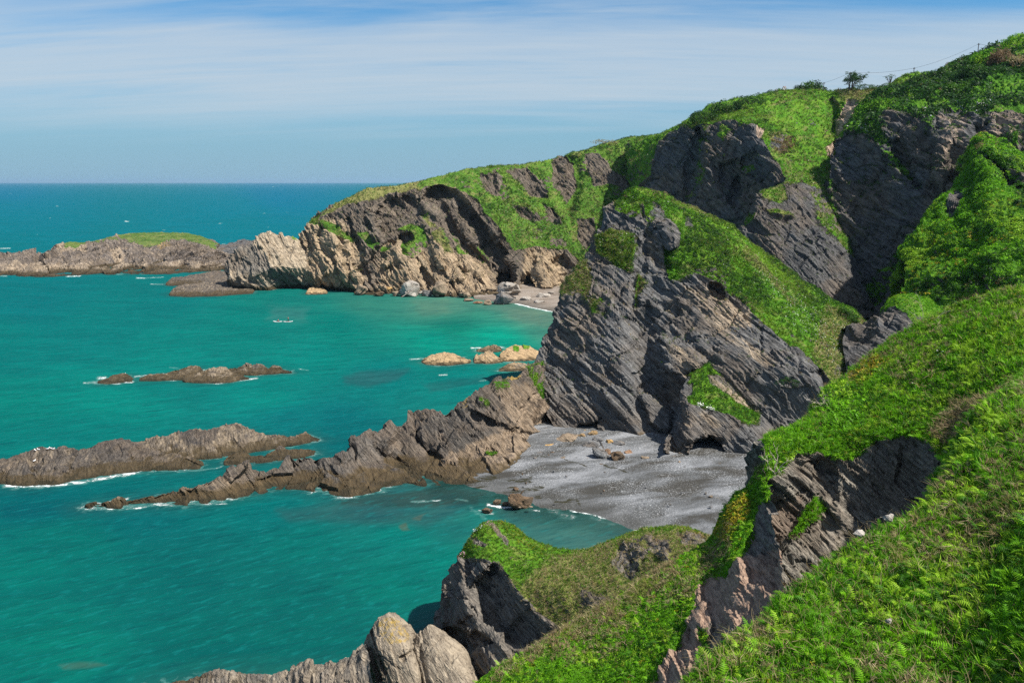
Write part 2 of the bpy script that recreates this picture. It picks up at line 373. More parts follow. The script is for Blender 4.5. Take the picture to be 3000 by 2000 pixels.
land("far_headland", columns(FH, back=[(2, 16, -2.5), (4, 45, -7), (6, 80, 'z', -2)]), .55, M_FAR, BED_FAR, .95,
 push=[([(1238, 585), (1255, 558), (1290, 548), (1340, 562), (1368, 590), (1400, 640), (1440, 690), (1480, 735), (1508, 790), (1505, 838), (1435, 832), (1405, 790), (1370, 750), (1335, 705), (1300, 650), (1262, 612)], 11, 10), ([(1300, 592), (1330, 585), (1425, 735), (1450, 775), (1425, 770), (1350, 680)], -4.5, 7), ([(1000, 640), (1022, 638), (1060, 730), (1088, 830), (1062, 842), (1035, 760)], 4, 6), ([(1256, 684), (1288, 694), (1330, 760), (1352, 822), (1312, 824), (1275, 750)], -4, 6), ([(1128, 735), (1170, 712), (1180, 760), (1120, 790)], -4, 8), ([(940, 650), (958, 648), (1005, 750), (1015, 830), (990, 830), (965, 720)], -3, 5), ([(1395, 770), (1420, 775), (1450, 840), (1415, 850)], -3, 6), ([(1075, 600), (1098, 596), (1110, 700), (1090, 705)], -3, 6), ([(1565, 745), (1600, 745), (1640, 840), (1590, 845)], -4, 7), ([(1205, 760), (1225, 755), (1275, 840), (1250, 850)], 3.5, 6),
       ([(1455, 795), (1505, 800), (1508, 832), (1450, 834)], 12, 8),
       ([(1105, 625), (1135, 585), (1185, 572), (1232, 592), (1245, 635), (1215, 660), (1180, 690), (1165, 722), (1118, 722), (1108, 670)], 6, 10),
       ([(1172, 690), (1205, 682), (1212, 700), (1190, 722), (1172, 715)], 8, 6),
       ([(1520, 812), (1552, 800), (1560, 848), (1525, 850)], 14, 7),
       ([(1610, 760), (1650, 752), (1665, 778), (1640, 790), (1612, 780)], 4, 7),
       ([(1610, 470), (1650, 450), (1700, 460), (1700, 530), (1690, 600), (1670, 650), (1648, 600), (1622, 540)], 6, 16),
       ([(1400, 510), (1450, 500), (1460, 560), (1440, 575), (1410, 550)], 3, 10),
       ([(1490, 505), (1545, 495), (1590, 540), (1600, 580), (1560, 585), (1520, 550)], 3.5, 12),
       ([(1500, 610), (1540, 612), (1570, 645), (1530, 640)], 2, 9), ([(1590, 600), (1620, 612), (1645, 655), (1620, 660)], 2.5, 9),
       ([(1340, 780), (1380, 800), (1420, 835), (1390, 845), (1350, 815)], 5, 7),
       ([(1180, 700), (1100, 725), (1050, 800), (1080, 815), (1150, 790), (1185, 740)], 5, 12)],
 zones=[('+', [(850, 690), (900, 650), (960, 612), (1063, 540), (1150, 535), (1275, 505), (1399, 470), (1547, 460), (1700, 420), (1850, 380), (2100, 300), (2100, 760), (1700, 770), (1655, 735), (1600, 728), (1560, 722), (1510, 735), (1475, 690), (1432, 635), (1395, 588), (1360, 560), (1290, 545), (1240, 555), (1200, 560), (1120, 575), (1060, 592), (1000, 608), (960, 628)], 6),
        ('+', [(905, 650), (935, 640), (985, 655), (1010, 680), (1045, 700), (1035, 712), (985, 690), (950, 672)], 6, .85),
        ('+', [(1040, 680), (1080, 678), (1120, 720), (1150, 730), (1130, 745), (1080, 725)], 5, .8),
        ('+', [(1160, 670), (1205, 655), (1245, 675), (1255, 720), (1230, 750), (1180, 755), (1165, 720), (1215, 700), (1200, 680)], 7),
        ('+', [(1220, 585), (1240, 600), (1290, 660), (1320, 700), (1335, 740), (1300, 740), (1260, 690), (1235, 640)], 9, .62),
        ('+', [(1380, 720), (1420, 735), (1440, 770), (1410, 775)], 8, .9), ('+', [(1320, 690), (1350, 720), (1370, 755), (1345, 752)], 6, .8),
        ('-', [(1400, 515), (1450, 502), (1475, 520), (1460, 575), (1440, 575), (1412, 555)], 6, .25),
        ('-', [(1488, 505), (1545, 492), (1590, 535), (1605, 582), (1560, 575), (1520, 545)], 6, .15),
        ('-', [(1615, 470), (1655, 455), (1680, 480), (1690, 560), (1660, 600), (1625, 555)], 7, .15),
        ('-', [(1712, 450), (1750, 455), (1800, 500), (1850, 540), (1830, 555), (1790, 540), (1740, 545), (1720, 500)], 7, .1),
        ('-', [(1500, 600), (1540, 600), (1590, 640), (1570, 655), (1520, 630)], 6, .3), ('-', [(1590, 600), (1620, 612), (1650, 665), (1615, 655)], 6, .2),
        ('-', [(1690, 640), (1740, 640), (1745, 700), (1715, 730), (1690, 700)], 7, .1)],
 warm=[('+', [(850, 640), (985, 640), (1060, 720), (1080, 860), (880, 870)], 20, .75), ('+', [(1100, 790), (1300, 700), (1420, 770), (1480, 880), (1100, 880)], 25, .7),
       ('+', [(1258, 688), (1290, 700), (1330, 760), (1345, 800), (1310, 800), (1268, 730)], 6, 1.2), ('+', [(1540, 720), (1640, 740), (1660, 850), (1520, 850)], 15, .9),
       ('+', [(1280, 540), (1370, 560), (1372, 600), (1330, 570)], 8, .8), ('+', [(1120, 720), (1180, 700), (1172, 770), (1110, 780)], 8, .9)],
 dry=[('+', [(1000, 540), (1230, 520), (1230, 640), (950, 640)], 20, .9), ('+', [(1220, 585), (1340, 740), (1290, 740)], 10, .9)],
 ledge=.42, seed=1, big=1.25, lam=1.5, base_warm=.22, label="long green headland with slanting tan and dark cliffs running out to sea", cat="headland")

# ---- pale slab rock and low shelves at its foot, the islet and the reef that joins it
LS = [[(655, 792, 407), (660, 805, 403), (664, 822, 399), (668, 845, 'z', -1)],
 [(672, 752, 408), (675, 785, 403), (680, 815, 397), (690, 853, 'z', -1)], [(702, 731, 410), (710, 765, 403), (720, 805, 396), (735, 856, 'z', -1)],
 [(740, 713, 412), (750, 755, 404), (765, 800, 396), (790, 857, 'z', -1)], [(757, 684, 414), (775, 735, 405), (795, 785, 396), (830, 850, 'z', -1)],
 [(784, 678, 415), (805, 730, 406), (830, 780, 398), (855, 850, 'z', -1)], [(810, 689, 416), (835, 735, 408), (860, 785, 400), (890, 850, 'z', -1)],
 [(846, 690, 418), (870, 740, 410), (895, 785, 402), (930, 852, 'z', -1)], [(880, 714, 418), (905, 755, 410), (925, 795, 403), (965, 853, 'z', -1)],
 [(914, 752, 416), (930, 780, 410), (950, 810, 404), (990, 854, 'z', -1)], [(957, 790, 413), (965, 805, 408), (980, 825, 404), (1010, 840, 'z', -1)], [(1000, 822, 408), (1005, 828, 406), (1012, 835, 403), (1025, 842, 'z', -1)]]
land("slab_rock", columns(LS, back=[(3, 7, -5), (5, 14, 'z', -2)]), .42, land_material("pale_slabs", bedding(56), .8, grey=((.06, .055, .05), (.27, .24, .20)), tan=((.17, .135, .095), (.50, .41, .30))), bedding(56), .8,
 warm=[('+', [(730, 700), (780, 670), (860, 680), (990, 830), (900, 830), (800, 780)], 14, 1.15), ('+', [(660, 780), (800, 800), (850, 860), (660, 860)], 15, .5)],
 zones=[('+', [(846, 690), (862, 692), (905, 735), (925, 770), (900, 745), (860, 705)], 5, .6)], ledge=.15, seed=2, amp=1.1,
 label="pale slanting slab rock between the headland and the grassy islet", cat="rock", kind='thing')

M_BAY = land_material("bay_rock_stone", bedding(30), .5, grey=((.07, .058, .045), (.34, .28, .21)), tan=((.19, .13, .07), (.56, .40, .23)), tide=.7, tide_col=(.13, .095, .05), stain=.25)
def reef(name, pts, res, mat, bed, size, label, frac=.4, cat="rock", zback=-1.5, **kw):
    frac = min(.72, frac * 1.5); kw['amp'] = kw.get('amp', .7) * .9; kw.setdefault('big', .8)
    "rock in the sea from (u, v of its top, v of its waterline) along its length"
    cols = []
    for q in pts:
        u, vt, vb = q[:3]; ub = q[3] if len(q) > 3 else u
        base = np.array(Z(ub, vb, .1)); yt = base[1] + frac * (Z(u, max(vt, 545), 0)[1] - base[1]) if frac < 1 else base[1] + frac
        top = np.array(P(u, vt, yt)); mid = (base + top) / 2 + np.array([0, -.10 * (yt - base[1]), .14 * (top[2] - base[2])])
        low = base + np.array([0, -.4 * size, -1.6 * size]); h = max(.5, top[2])
        cols.append([np.array([top[0] + .3, top[1] + .45 * h + .25 * (yt - base[1]) + .8, zback]), top * .5 + .5 * np.array([top[0] + .3, top[1] + .25 * h + .12 * (yt - base[1]) + .4, top[2] * .55]) + np.array([0, 0, .1 * h]), top, mid, base, low])
    a = np.array(cols[0]).mean(0); b = np.array(cols[-1]).mean(0); a[2] = b[2] = -1
    d0 = (np.array(cols[0]) - np.array(cols[1])).mean(0) * .25; d1 = (np.array(cols[-1]) - np.array(cols[-2])).mean(0) * .25
    cols = [[a + d0 + (q - a) * .05 * np.array([1, 1, 0]) for q in cols[0]]] + cols + [[b + d1 + (q - b) * .05 * np.array([1, 1, 0]) for q in cols[-1]]]
    return land(name, np.array(cols).transpose(1, 0, 2), res, mat, bed, size, label=label, cat=cat, kind='thing', jit=4, **kw)

reef("rock_shelf", [(498, 858, 866), (512, 843, 868), (540, 834, 869), (575, 832, 869), (605, 824, 868), (640, 820, 867), (675, 826, 864), (705, 836, 862), (740, 845, 860)], .4, M_REEF, BED_FAR, .6,
     "low brown shelf rock in front of the pale slab rock", frac=.45, amp=.6, base_warm=.45, seed=3, ledge=0)
reef("rock_shelf", [(488, 828, 836), (505, 814, 837), (535, 812, 838), (560, 806, 838), (590, 802, 838), (625, 795, 838), (655, 796, 838), (680, 800, 838), (700, 812, 838)], .4, M_REEF, BED_FAR, .6,
     "smooth grey shelf rock behind the low brown shelf", frac=.45, amp=.5, base_warm=.35, seed=4, ledge=0)
reef("grassy_islet", [(-260, 790, 806), (-140, 760, 808), (-60, 750, 809), (0, 744, 809), (38, 742, 809), (80, 743, 810), (148, 743, 810), (163, 722, 809), (190, 713, 807), (250, 711, 805), (300, 702, 804), (340, 692, 803), (380, 685, 803), (450, 684, 802), (530, 685, 800), (560, 692, 799), (590, 705, 797), (622, 726, 795), (645, 745, 793), (675, 765, 792), (715, 775, 790)], .55,
     land_material("islet_rock", bedding(52), 1.2, grey=((.045, .04, .037), (.25, .21, .18)), green=((.03, .065, .012), (.07, .13, .022), (.14, .17, .05))), bedding(52), 1.15, "long rocky islet with a cap of green grass off the headland", cat="islet", frac=.42, base_warm=.36, amp=1.35, big=.9, seed=6, ledge=.1,
     zones=[('+', [(330, 670), (450, 660), (560, 670), (640, 720), (628, 733), (575, 712), (505, 703), (455, 722), (420, 722), (385, 708), (352, 702)], 5, .8), ('+', [(180, 700), (250, 700), (252, 722), (190, 728)], 5, .85), ('+', [(255, 700), (340, 690), (350, 705), (265, 722)], 4, .6)],
     push=[([(300, 705), (330, 700), (345, 735), (322, 742), (305, 725)], 4, 4), ([(350, 728), (375, 745), (420, 800), (395, 802), (360, 750)], 3.5, 4), ([(430, 740), (480, 730), (530, 760), (560, 785), (540, 790), (470, 765)], 3.5, 5), ([(150, 745), (205, 775), (200, 785), (150, 755)], 3, 3)],
     warm=[('+', [(165, 715), (250, 718), (250, 735), (170, 735)], 6, 1.3), ('+', [(323, 735), (350, 735), (378, 800), (352, 800)], 4, 1.4), ('+', [(0, 780), (650, 775), (650, 800), (0, 800)], 8, .7)], lichen=[('+', [(440, 715), (500, 712), (510, 725), (450, 730)], 5, .6), ('+', [(500, 720), (580, 722), (570, 735), (505, 735)], 5, .5)])
reef("reef_ridge", [(612, 735, 792), (625, 722, 792), (660, 718, 790), (690, 710, 790), (706, 704, 790), (740, 707, 788), (790, 712, 786), (860, 720, 784)], .5, M_SHADE, BED_FAR, .9,
     "dark low ridge of rock linking the islet to the pale slab rock", frac=.55, amp=.6, seed=7, ledge=0, base_warm=.25)

# ---- headland wall with the sunlit grass gully
GC = [[(1830, 425, 450), (1840, 480, 430), (1845, 560, 420), (1850, 660, 412), (1850, 850, 405)],
 [(1885, 412, 432), (1888, 460, 412), (1895, 540, 405), (1900, 640, 398), (1905, 850, 392)],
 [(1939, 393, 420), (1930, 432, 400), (1922, 520, 393), (1925, 620, 387), (1930, 850, 380)],
 [(2003, 362, 414), (1998, 383, 390), (1995, 480, 383), (1992, 600, 376), (1990, 850, 368)],
 [(2041, 337, 412), (2040, 370, 384), (2035, 475, 376), (2038, 600, 369), (2040, 850, 360)],
 [(2092, 304, 411), (2085, 362, 378), (2078, 470, 369), (2085, 600, 362), (2090, 850, 352)],
 [(2194, 288, 408), (2175, 356, 366), (2170, 460, 357), (2185, 600, 350), (2190, 850, 340)],
 [(2245, 276, 404), (2232, 400, 352), (2245, 470, 344), (2270, 560, 336), (2290, 850, 328)],
 [(2340, 266, 396), (2300, 390, 356), (2305, 470, 343), (2330, 560, 332), (2350, 850, 322)],
 [(2400, 268, 390), (2375, 380, 360), (2380, 460, 346), (2395, 560, 334), (2410, 850, 322)],
 [(2423, 274, 388), (2425, 370, 368), (2425, 450, 355), (2440, 560, 342), (2450, 850, 325)],
 [(2468, 270, 386), (2448, 340, 376), (2452, 450, 362), (2470, 560, 350), (2490, 850, 330)],
 [(2551, 264, 383), (2520, 320, 366), (2520, 420, 352), (2530, 560, 340), (2540, 850, 325)],
 [(2600, 254, 384), (2590, 310, 366), (2580, 410, 351), (2580, 560, 339), (2580, 850, 325)],
 [(2640, 230, 386), (2630, 300, 366), (2620, 400, 352), (2620, 560, 340), (2620, 850, 325)],
 [(2690, 216, 388), (2680, 300, 368), (2670, 400, 354), (2670, 560, 342), (2670, 850, 328)],
 [(2760, 218, 390), (2730, 300, 370), (2720, 400, 355), (2720, 560, 345), (2720, 850, 330)]]
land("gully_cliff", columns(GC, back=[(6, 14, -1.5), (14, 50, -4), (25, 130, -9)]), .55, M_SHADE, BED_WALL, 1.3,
 push=[([(2425, 300), (2440, 290), (2458, 310), (2455, 350), (2440, 400), (2425, 425), (2415, 400), (2428, 350)], 3.5, 6), ([(2440, 330), (2500, 300), (2510, 300), (2490, 400), (2430, 470), (2430, 420)], 1, 8),
       ([(2110, 480), (2160, 470), (2170, 540), (2150, 560), (2110, 530)], 5, 8), ([(2040, 380), (2070, 400), (2040, 560), (2010, 600), (2010, 480)], 6, 12), ([(2180, 460), (2210, 450), (2160, 600), (2130, 600)], 5, 9)],
 zones=[('+', [(1800, 440), (1900, 395), (1985, 345), (2092, 280), (2245, 250), (2800, 180), (2800, 330), (2520, 400), (2470, 470), (2435, 530), (2340, 540), (2300, 520), (2282, 478), (2250, 440), (2232, 405), (2215, 372), (2150, 358), (2080, 364), (2000, 376), (1960, 392), (1925, 425), (1905, 520), (1850, 560), (1800, 560)], 6),
        ('+', [(2050, 370), (2085, 365), (2060, 430), (2075, 500), (2040, 560), (2010, 600), (2005, 560), (2040, 500)], 9, .62), ('+', [(2170, 490), (2210, 480), (2215, 510), (2180, 515)], 6, .7), ('+', [(2110, 365), (2140, 380), (2120, 420), (2100, 400)], 6, .7),
        ('-', [(2486, 292), (2516, 298), (2510, 345), (2500, 400), (2460, 412), (2450, 372), (2464, 325)], 2, -.6), ('-', [(2422, 430), (2455, 412), (2452, 435), (2432, 470), (2424, 450)], 3, 0), ('-', [(2215, 365), (2240, 380), (2230, 400)], 4, 0)],
 warm=[('+', [(2400, 290), (2520, 290), (2500, 480), (2400, 480)], 6, 1.3), ('+', [(2210, 360), (2240, 375), (2240, 405), (2215, 400)], 5, 1)],
 dry=[('+', [(2440, 255), (2640, 250), (2640, 300), (2500, 310), (2470, 290)], 10, 1.1), ('+', [(2255, 400), (2320, 395), (2310, 440), (2260, 440)], 8, .85)],
 ledge=.55, seed=11, amp=1.0, big=.7, lam=1.4, label="high dark slate headland with a sunlit grass gully", cat="headland")

# ---- dark wall on the right with the scrubby hill above it
RC = [[(2440, 440, 306), (2434, 480, 301), (2432, 560, 297), (2438, 690, 291), (2455, 860, 283), (2470, 980, 278)],
 [(2462, 404, 309), (2450, 470, 300), (2452, 580, 294), (2470, 720, 286), (2490, 880, 277), (2500, 990, 272)],
 [(2490, 382, 311), (2480, 450, 299), (2490, 570, 291), (2510, 720, 282), (2530, 890, 272), (2540, 1000, 266)],
 [(2512, 328, 316), (2530, 400, 297), (2550, 550, 287), (2570, 720, 276), (2590, 910, 264), (2600, 1000, 260)],
 [(2574, 288, 324), (2600, 345, 294), (2620, 520, 281), (2640, 700, 269), (2660, 920, 255), (2665, 1010, 250)],
 [(2640, 262, 334), (2660, 340, 290), (2680, 510, 275), (2700, 690, 262), (2720, 920, 247), (2730, 1010, 243)],
 [(2723, 234, 344), (2740, 330, 286), (2760, 500, 269), (2780, 680, 255), (2790, 920, 240), (2800, 1010, 236)],
 [(2810, 199, 352), (2825, 330, 281), (2845, 480, 263), (2870, 660, 248), (2880, 920, 233), (2890, 1010, 229)],
 [(2910, 146, 358), (2915, 330, 276), (2940, 460, 257), (2960, 640, 241), (2980, 920, 226), (2990, 1010, 222)],
 [(3005, 110, 362), (3005, 330, 271), (3030, 450, 251), (3060, 620, 234), (3080, 920, 219), (3090, 1010, 215)],
 [(3200, 40, 366), (3200, 320, 262), (3220, 450, 242), (3240, 620, 225), (3260, 920, 210), (3260, 1010, 205)],
 [(3450, -30, 370), (3450, 310, 252), (3460, 450, 232), (3470, 620, 215), (3480, 920, 200), (3480, 1010, 196)]]
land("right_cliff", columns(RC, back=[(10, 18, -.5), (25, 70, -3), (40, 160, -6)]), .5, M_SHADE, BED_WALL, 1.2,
 push=[([(2600, 420), (2640, 400), (2660, 470), (2700, 540), (2690, 560), (2650, 500)], 4, 8), ([(2740, 400), (2790, 390), (2780, 470), (2760, 560), (2740, 520)], -4, 10), ([(2850, 370), (2900, 360), (2880, 480), (2850, 560), (2830, 520)], 5, 10)],
 zones=[('+', [(2400, 440), (2440, 410), (2490, 360), (2510, 300), (2640, 240), (2800, 180), (3010, 80), (3500, -100), (3500, 380), (3010, 350), (2960, 330), (2900, 330), (2830, 345), (2780, 320), (2740, 335), (2690, 345), (2660, 330), (2600, 325), (2575, 350), (2590, 395), (2560, 398), (2490, 392), (2455, 410)], 6),
        ('+', [(2540, 380), (2590, 390), (2610, 440), (2650, 480), (2680, 520), (2670, 530), (2610, 480), (2570, 430)], 7, .75), ('+', [(2400, 520), (2440, 530), (2445, 590), (2470, 650), (2450, 670), (2410, 600)], 8, .8), ('+', [(2700, 340), (2740, 340), (2735, 400), (2705, 390)], 8, .7), ('+', [(2930, 370), (2990, 380), (2990, 440), (2930, 420)], 10, .7),
        ('+', [(2500, 820), (2600, 780), (2660, 700), (2680, 760), (2600, 860), (2520, 960), (2480, 930)], 12, .7)],
 warm=[('+', [(2740, 330), (2840, 330), (2830, 440), (2760, 460)], 15, .5), ('+', [(2900, 330), (3000, 330), (3000, 420), (2900, 400)], 15, .55)],
 ledge=.6, seed=12, amp=1.0, gamp=2.2, big=.6, lam=1.5, base_dry=.25, label="tall shaded dark slate cliff with scrub along its top", cat="cliff")

# ---- dark knoll in front of the wall
SH = [[(2178, 668, 292), (2172, 690, 288), (2175, 740, 284), (2190, 800, 281), (2210, 920, 276)],
 [(2192, 640, 292), (2195, 672, 286), (2210, 740, 280), (2230, 810, 275), (2250, 930, 270)],
 [(2210, 600, 293), (2215, 650, 285), (2245, 740, 277), (2270, 810, 272), (2290, 930, 267)],
 [(2224, 566, 295), (2240, 640, 285), (2270, 730, 276), (2300, 810, 270), (2330, 930, 264)],
 [(2262, 556, 297), (2275, 640, 284), (2305, 720, 276), (2340, 810, 269), (2370, 930, 262)],
 [(2300, 540, 300), (2315, 630, 285), (2345, 715, 276), (2385, 810, 268), (2420, 930, 261)],
 [(2315, 512, 304), (2345, 615, 287), (2380, 710, 277), (2425, 810, 269), (2460, 930, 261)],
 [(2362, 507, 307), (2385, 605, 290), (2420, 700, 279), (2465, 810, 270), (2500, 930, 262)],
 [(2405, 522, 308), (2425, 610, 293), (2460, 700, 282), (2500, 810, 273), (2540, 930, 264)],
 [(2440, 555, 307), (2460, 630, 295), (2495, 715, 285), (2535, 820, 277), (2580, 940, 268)],
 [(2480, 640, 304), (2500, 690, 297), (2530, 750, 289), (2570, 850, 281), (2610, 950, 272)]]
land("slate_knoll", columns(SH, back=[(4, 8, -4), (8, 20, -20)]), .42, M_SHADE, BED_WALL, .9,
 zones=[('+', [(2290, 545), (2320, 500), (2370, 495), (2420, 515), (2410, 560), (2390, 560), (2350, 530), (2320, 540)], 6, .9), ('+', [(2215, 560), (2290, 545), (2305, 585), (2280, 600), (2230, 575)], 6, .85), ('+', [(2235, 605), (2310, 620), (2330, 635), (2270, 630)], 5, .8), ('+', [(2370, 560), (2420, 560), (2440, 620), (2470, 660), (2480, 700), (2520, 740), (2500, 760), (2420, 680), (2390, 640)], 9, .7), ('+', [(2180, 630), (2215, 625), (2205, 645), (2180, 665)], 4, .9)],
 dry=[('+', [(2200, 540), (2450, 540), (2450, 640), (2200, 640)], 10, .7)], ledge=.3, seed=13, label="dark layered slate knoll below the right hand cliff", cat="knoll")

# ---- bushy spur
RB = [[(2655, 760, 222), (2650, 800, 218), (2650, 850, 214), (2655, 920, 208), (2660, 1000, 202), (2660, 1130, 194)],
 [(2680, 700, 226), (2685, 760, 219), (2690, 830, 212), (2700, 910, 205), (2710, 1000, 198), (2710, 1130, 190)],
 [(2703, 652, 230), (2720, 730, 219), (2735, 810, 210), (2750, 900, 202), (2760, 1000, 195), (2760, 1130, 187)],
 [(2760, 588, 234), (2775, 690, 219), (2790, 790, 208), (2800, 890, 199), (2810, 1000, 192), (2810, 1130, 184)],
 [(2808, 543, 237), (2825, 650, 220), (2840, 760, 207), (2850, 880, 197), (2860, 1000, 189), (2860, 1130, 181)],
 [(2840, 505, 240), (2860, 620, 221), (2880, 740, 206), (2890, 870, 195), (2900, 1000, 186), (2900, 1130, 178)],
 [(2868, 400, 250), (2895, 520, 226), (2920, 680, 206), (2930, 850, 193), (2940, 1000, 184), (2940, 1130, 176)],
 [(2905, 398, 250), (2945, 520, 226), (2965, 670, 205), (2975, 840, 191), (2985, 1000, 182), (2985, 1130, 174)],
 [(2960, 425, 247), (2990, 540, 224), (3010, 670, 204), (3020, 830, 190), (3030, 1000, 180), (3030, 1130, 172)],
 [(3010, 455, 245), (3040, 560, 222), (3060, 680, 202), (3070, 830, 188), (3080, 1000, 178), (3080, 1130, 170)],
 [(3200, 520, 240), (3220, 620, 215), (3240, 720, 195), (3250, 830, 182), (3260, 1000, 172), (3260, 1130, 164)]]
land("bushy_spur", columns(RB, back=[(3, 9, -3), (5, 22, -22)]), .5, M_SHADE, BED_MID, 1.0, base_grass=1.0, base_dry=.1,
 push=[([(2870, 440), (2900, 455), (2960, 510), (3030, 570), (3020, 600), (2940, 540), (2880, 470)], 6, 7)],
 zones=[('-', [(2860, 440), (2905, 462), (2960, 510), (3010, 545), (3010, 565), (2950, 530), (2880, 475)], 4, .1), ('-', [(2790, 560), (2830, 555), (2815, 620), (2780, 640), (2760, 620)], 8, .1)], gamp=2.2, holes=.4, seed=14,
 label="steep spur smothered in bright green bushes", cat="spur")
KN = [[(2480, 960, 176), (2470, 985, 172), (2470, 1020, 168), (2480, 1090, 160), (2480, 1330, 156)], [(2545, 945, 176), (2540, 975, 171), (2540, 1020, 165), (2550, 1090, 158), (2550, 1330, 154)], [(2583, 911, 175), (2585, 945, 169), (2590, 1000, 164), (2600, 1090, 157), (2600, 1330, 153)], [(2632, 872, 176), (2640, 925, 168), (2645, 990, 162), (2650, 1090, 155), (2650, 1330, 151)],
 [(2672, 860, 177), (2690, 920, 168), (2700, 980, 162), (2710, 1090, 154), (2710, 1330, 150)], [(2730, 880, 177), (2750, 930, 169), (2760, 980, 163), (2770, 1090, 154), (2770, 1330, 150)], [(2780, 922, 176), (2800, 955, 169), (2815, 1000, 163), (2820, 1090, 154), (2820, 1330, 150)], [(2850, 930, 175), (2870, 965, 169), (2880, 1010, 163), (2890, 1090, 154), (2890, 1330, 150)]]
land("grass_knob", columns(KN, back=[(1, 5, -3), (2, 12, -16)]), .35, M_SHADE, BED_NEAR, .7, zones=[('+', [(2570, 915), (2625, 855), (2680, 840), (2760, 880), (2830, 940), (2830, 1000), (2740, 985), (2690, 960), (2655, 918), (2620, 902)], 6), ('+', [(2600, 985), (2640, 980), (2640, 1040), (2600, 1040)], 8, .8)], seed=15, ledge=.2,
 label="small rock knob with a green turf cap in the valley", cat="knob")

# ---- floor of the valley behind the cove
VF = [[np.array((x, Y, 1.6 + max(0, Y - 135) * .035 + max(0, x - 70) * .03)) for x in (44 + .02 * Y, 62, 80, 100, 125, 150, 190)] for Y in (285, 250, 220, 190, 165, 145, 125, 100, 75, 55)]
land("valley_floor", np.array(VF), 1.0, M_MID, BED_MID, .9, base_grass=.5, amp=.35, seed=16, label="green valley floor running up from the small cove", cat="valley")
# ---- middle headland: slate face, grass back
MH = [[(1566, 1068, 181), (1568, 1085, 179), (1575, 1120, 175), (1585, 1170, 172), (1605, 1220, 168), (1640, 1272, 'z', 1)],
 [(1581, 1027, 183), (1585, 1060, 180), (1600, 1110, 175), (1620, 1160, 171), (1645, 1215, 167), (1680, 1272, 'z', 1)],
 [(1602, 980, 185), (1615, 1020, 181), (1635, 1080, 175), (1660, 1140, 171), (1690, 1200, 166), (1720, 1270, 'z', 1)],
 [(1633, 893, 189), (1650, 960, 182), (1675, 1040, 175), (1705, 1110, 170), (1740, 1190, 164), (1770, 1272, 'z', 1)],
 [(1645, 848, 191), (1680, 920, 182), (1715, 1010, 174), (1755, 1090, 169), (1790, 1180, 163), (1820, 1278, 'z', 1)],
 [(1671, 796, 193), (1715, 880, 183), (1760, 980, 174), (1800, 1075, 168), (1840, 1170, 163), (1870, 1290, 'z', 1)],
 [(1708, 752, 196), (1755, 840, 184), (1805, 950, 174), (1850, 1055, 168), (1890, 1160, 163), (1920, 1300, 'z', 1)],
 [(1746, 676, 199), (1795, 780, 186), (1845, 910, 176), (1890, 1030, 170), (1930, 1150, 164), (1960, 1305, 'z', 1)],
 [(1768, 610, 202), (1825, 730, 188), (1880, 870, 178), (1930, 1010, 170), (1975, 1140, 163), (2010, 1310, 'z', 1)],
 [(1810, 585, 203), (1870, 690, 190), (1920, 830, 181), (1970, 980, 172), (2020, 1120, 163), (2060, 1310, 'z', 1)],
 [(1832, 560, 204), (1910, 670, 190), (1960, 800, 180), (2020, 950, 171), (2080, 1100, 161), (2120, 1310, 'z', 1)],
 [(1862, 550, 204), (1950, 680, 188), (2020, 800, 178), (2090, 940, 169), (2150, 1090, 159), (2190, 1310, 'z', 1)],
 [(1912, 558, 204), (2010, 690, 187), (2090, 810, 177), (2170, 950, 167), (2230, 1090, 157), (2270, 1310, 'z', 1)],
 [(1951, 573, 203), (2060, 710, 186), (2150, 840, 175), (2240, 970, 165), (2300, 1100, 155), (2340, 1310, 'z', 1)],
 [(2041, 618, 202), (2140, 750, 185), (2230, 880, 174), (2310, 1000, 163), (2370, 1110, 154), (2410, 1310, 'z', 1)],
 [(2143, 662, 201), (2230, 790, 184), (2300, 910, 173), (2370, 1025, 163), (2430, 1130, 154), (2470, 1310, 'z', 1)],
 [(2245, 750, 200), (2310, 850, 185), (2370, 945, 175), (2430, 1050, 164), (2480, 1150, 155), (2520, 1310, 'z', 2)],
 [(2360, 828, 198), (2400, 900, 186), (2440, 980, 176), (2490, 1075, 165), (2530, 1170, 156), (2570, 1310, 'z', 3)],
 [(2487, 903, 194), (2500, 950, 186), (2520, 1020, 177), (2550, 1100, 167), (2580, 1190, 158), (2620, 1310, 'z', 4)],
 [(2560, 960, 192), (2570, 990, 186), (2590, 1040, 178), (2620, 1110, 168), (2650, 1200, 159), (2690, 1310, 'z', 5)],
 [(2680, 1000, 190), (2690, 1030, 184), (2700, 1070, 176), (2720, 1140, 166), (2740, 1220, 157), (2770, 1310, 'z', 6)]]
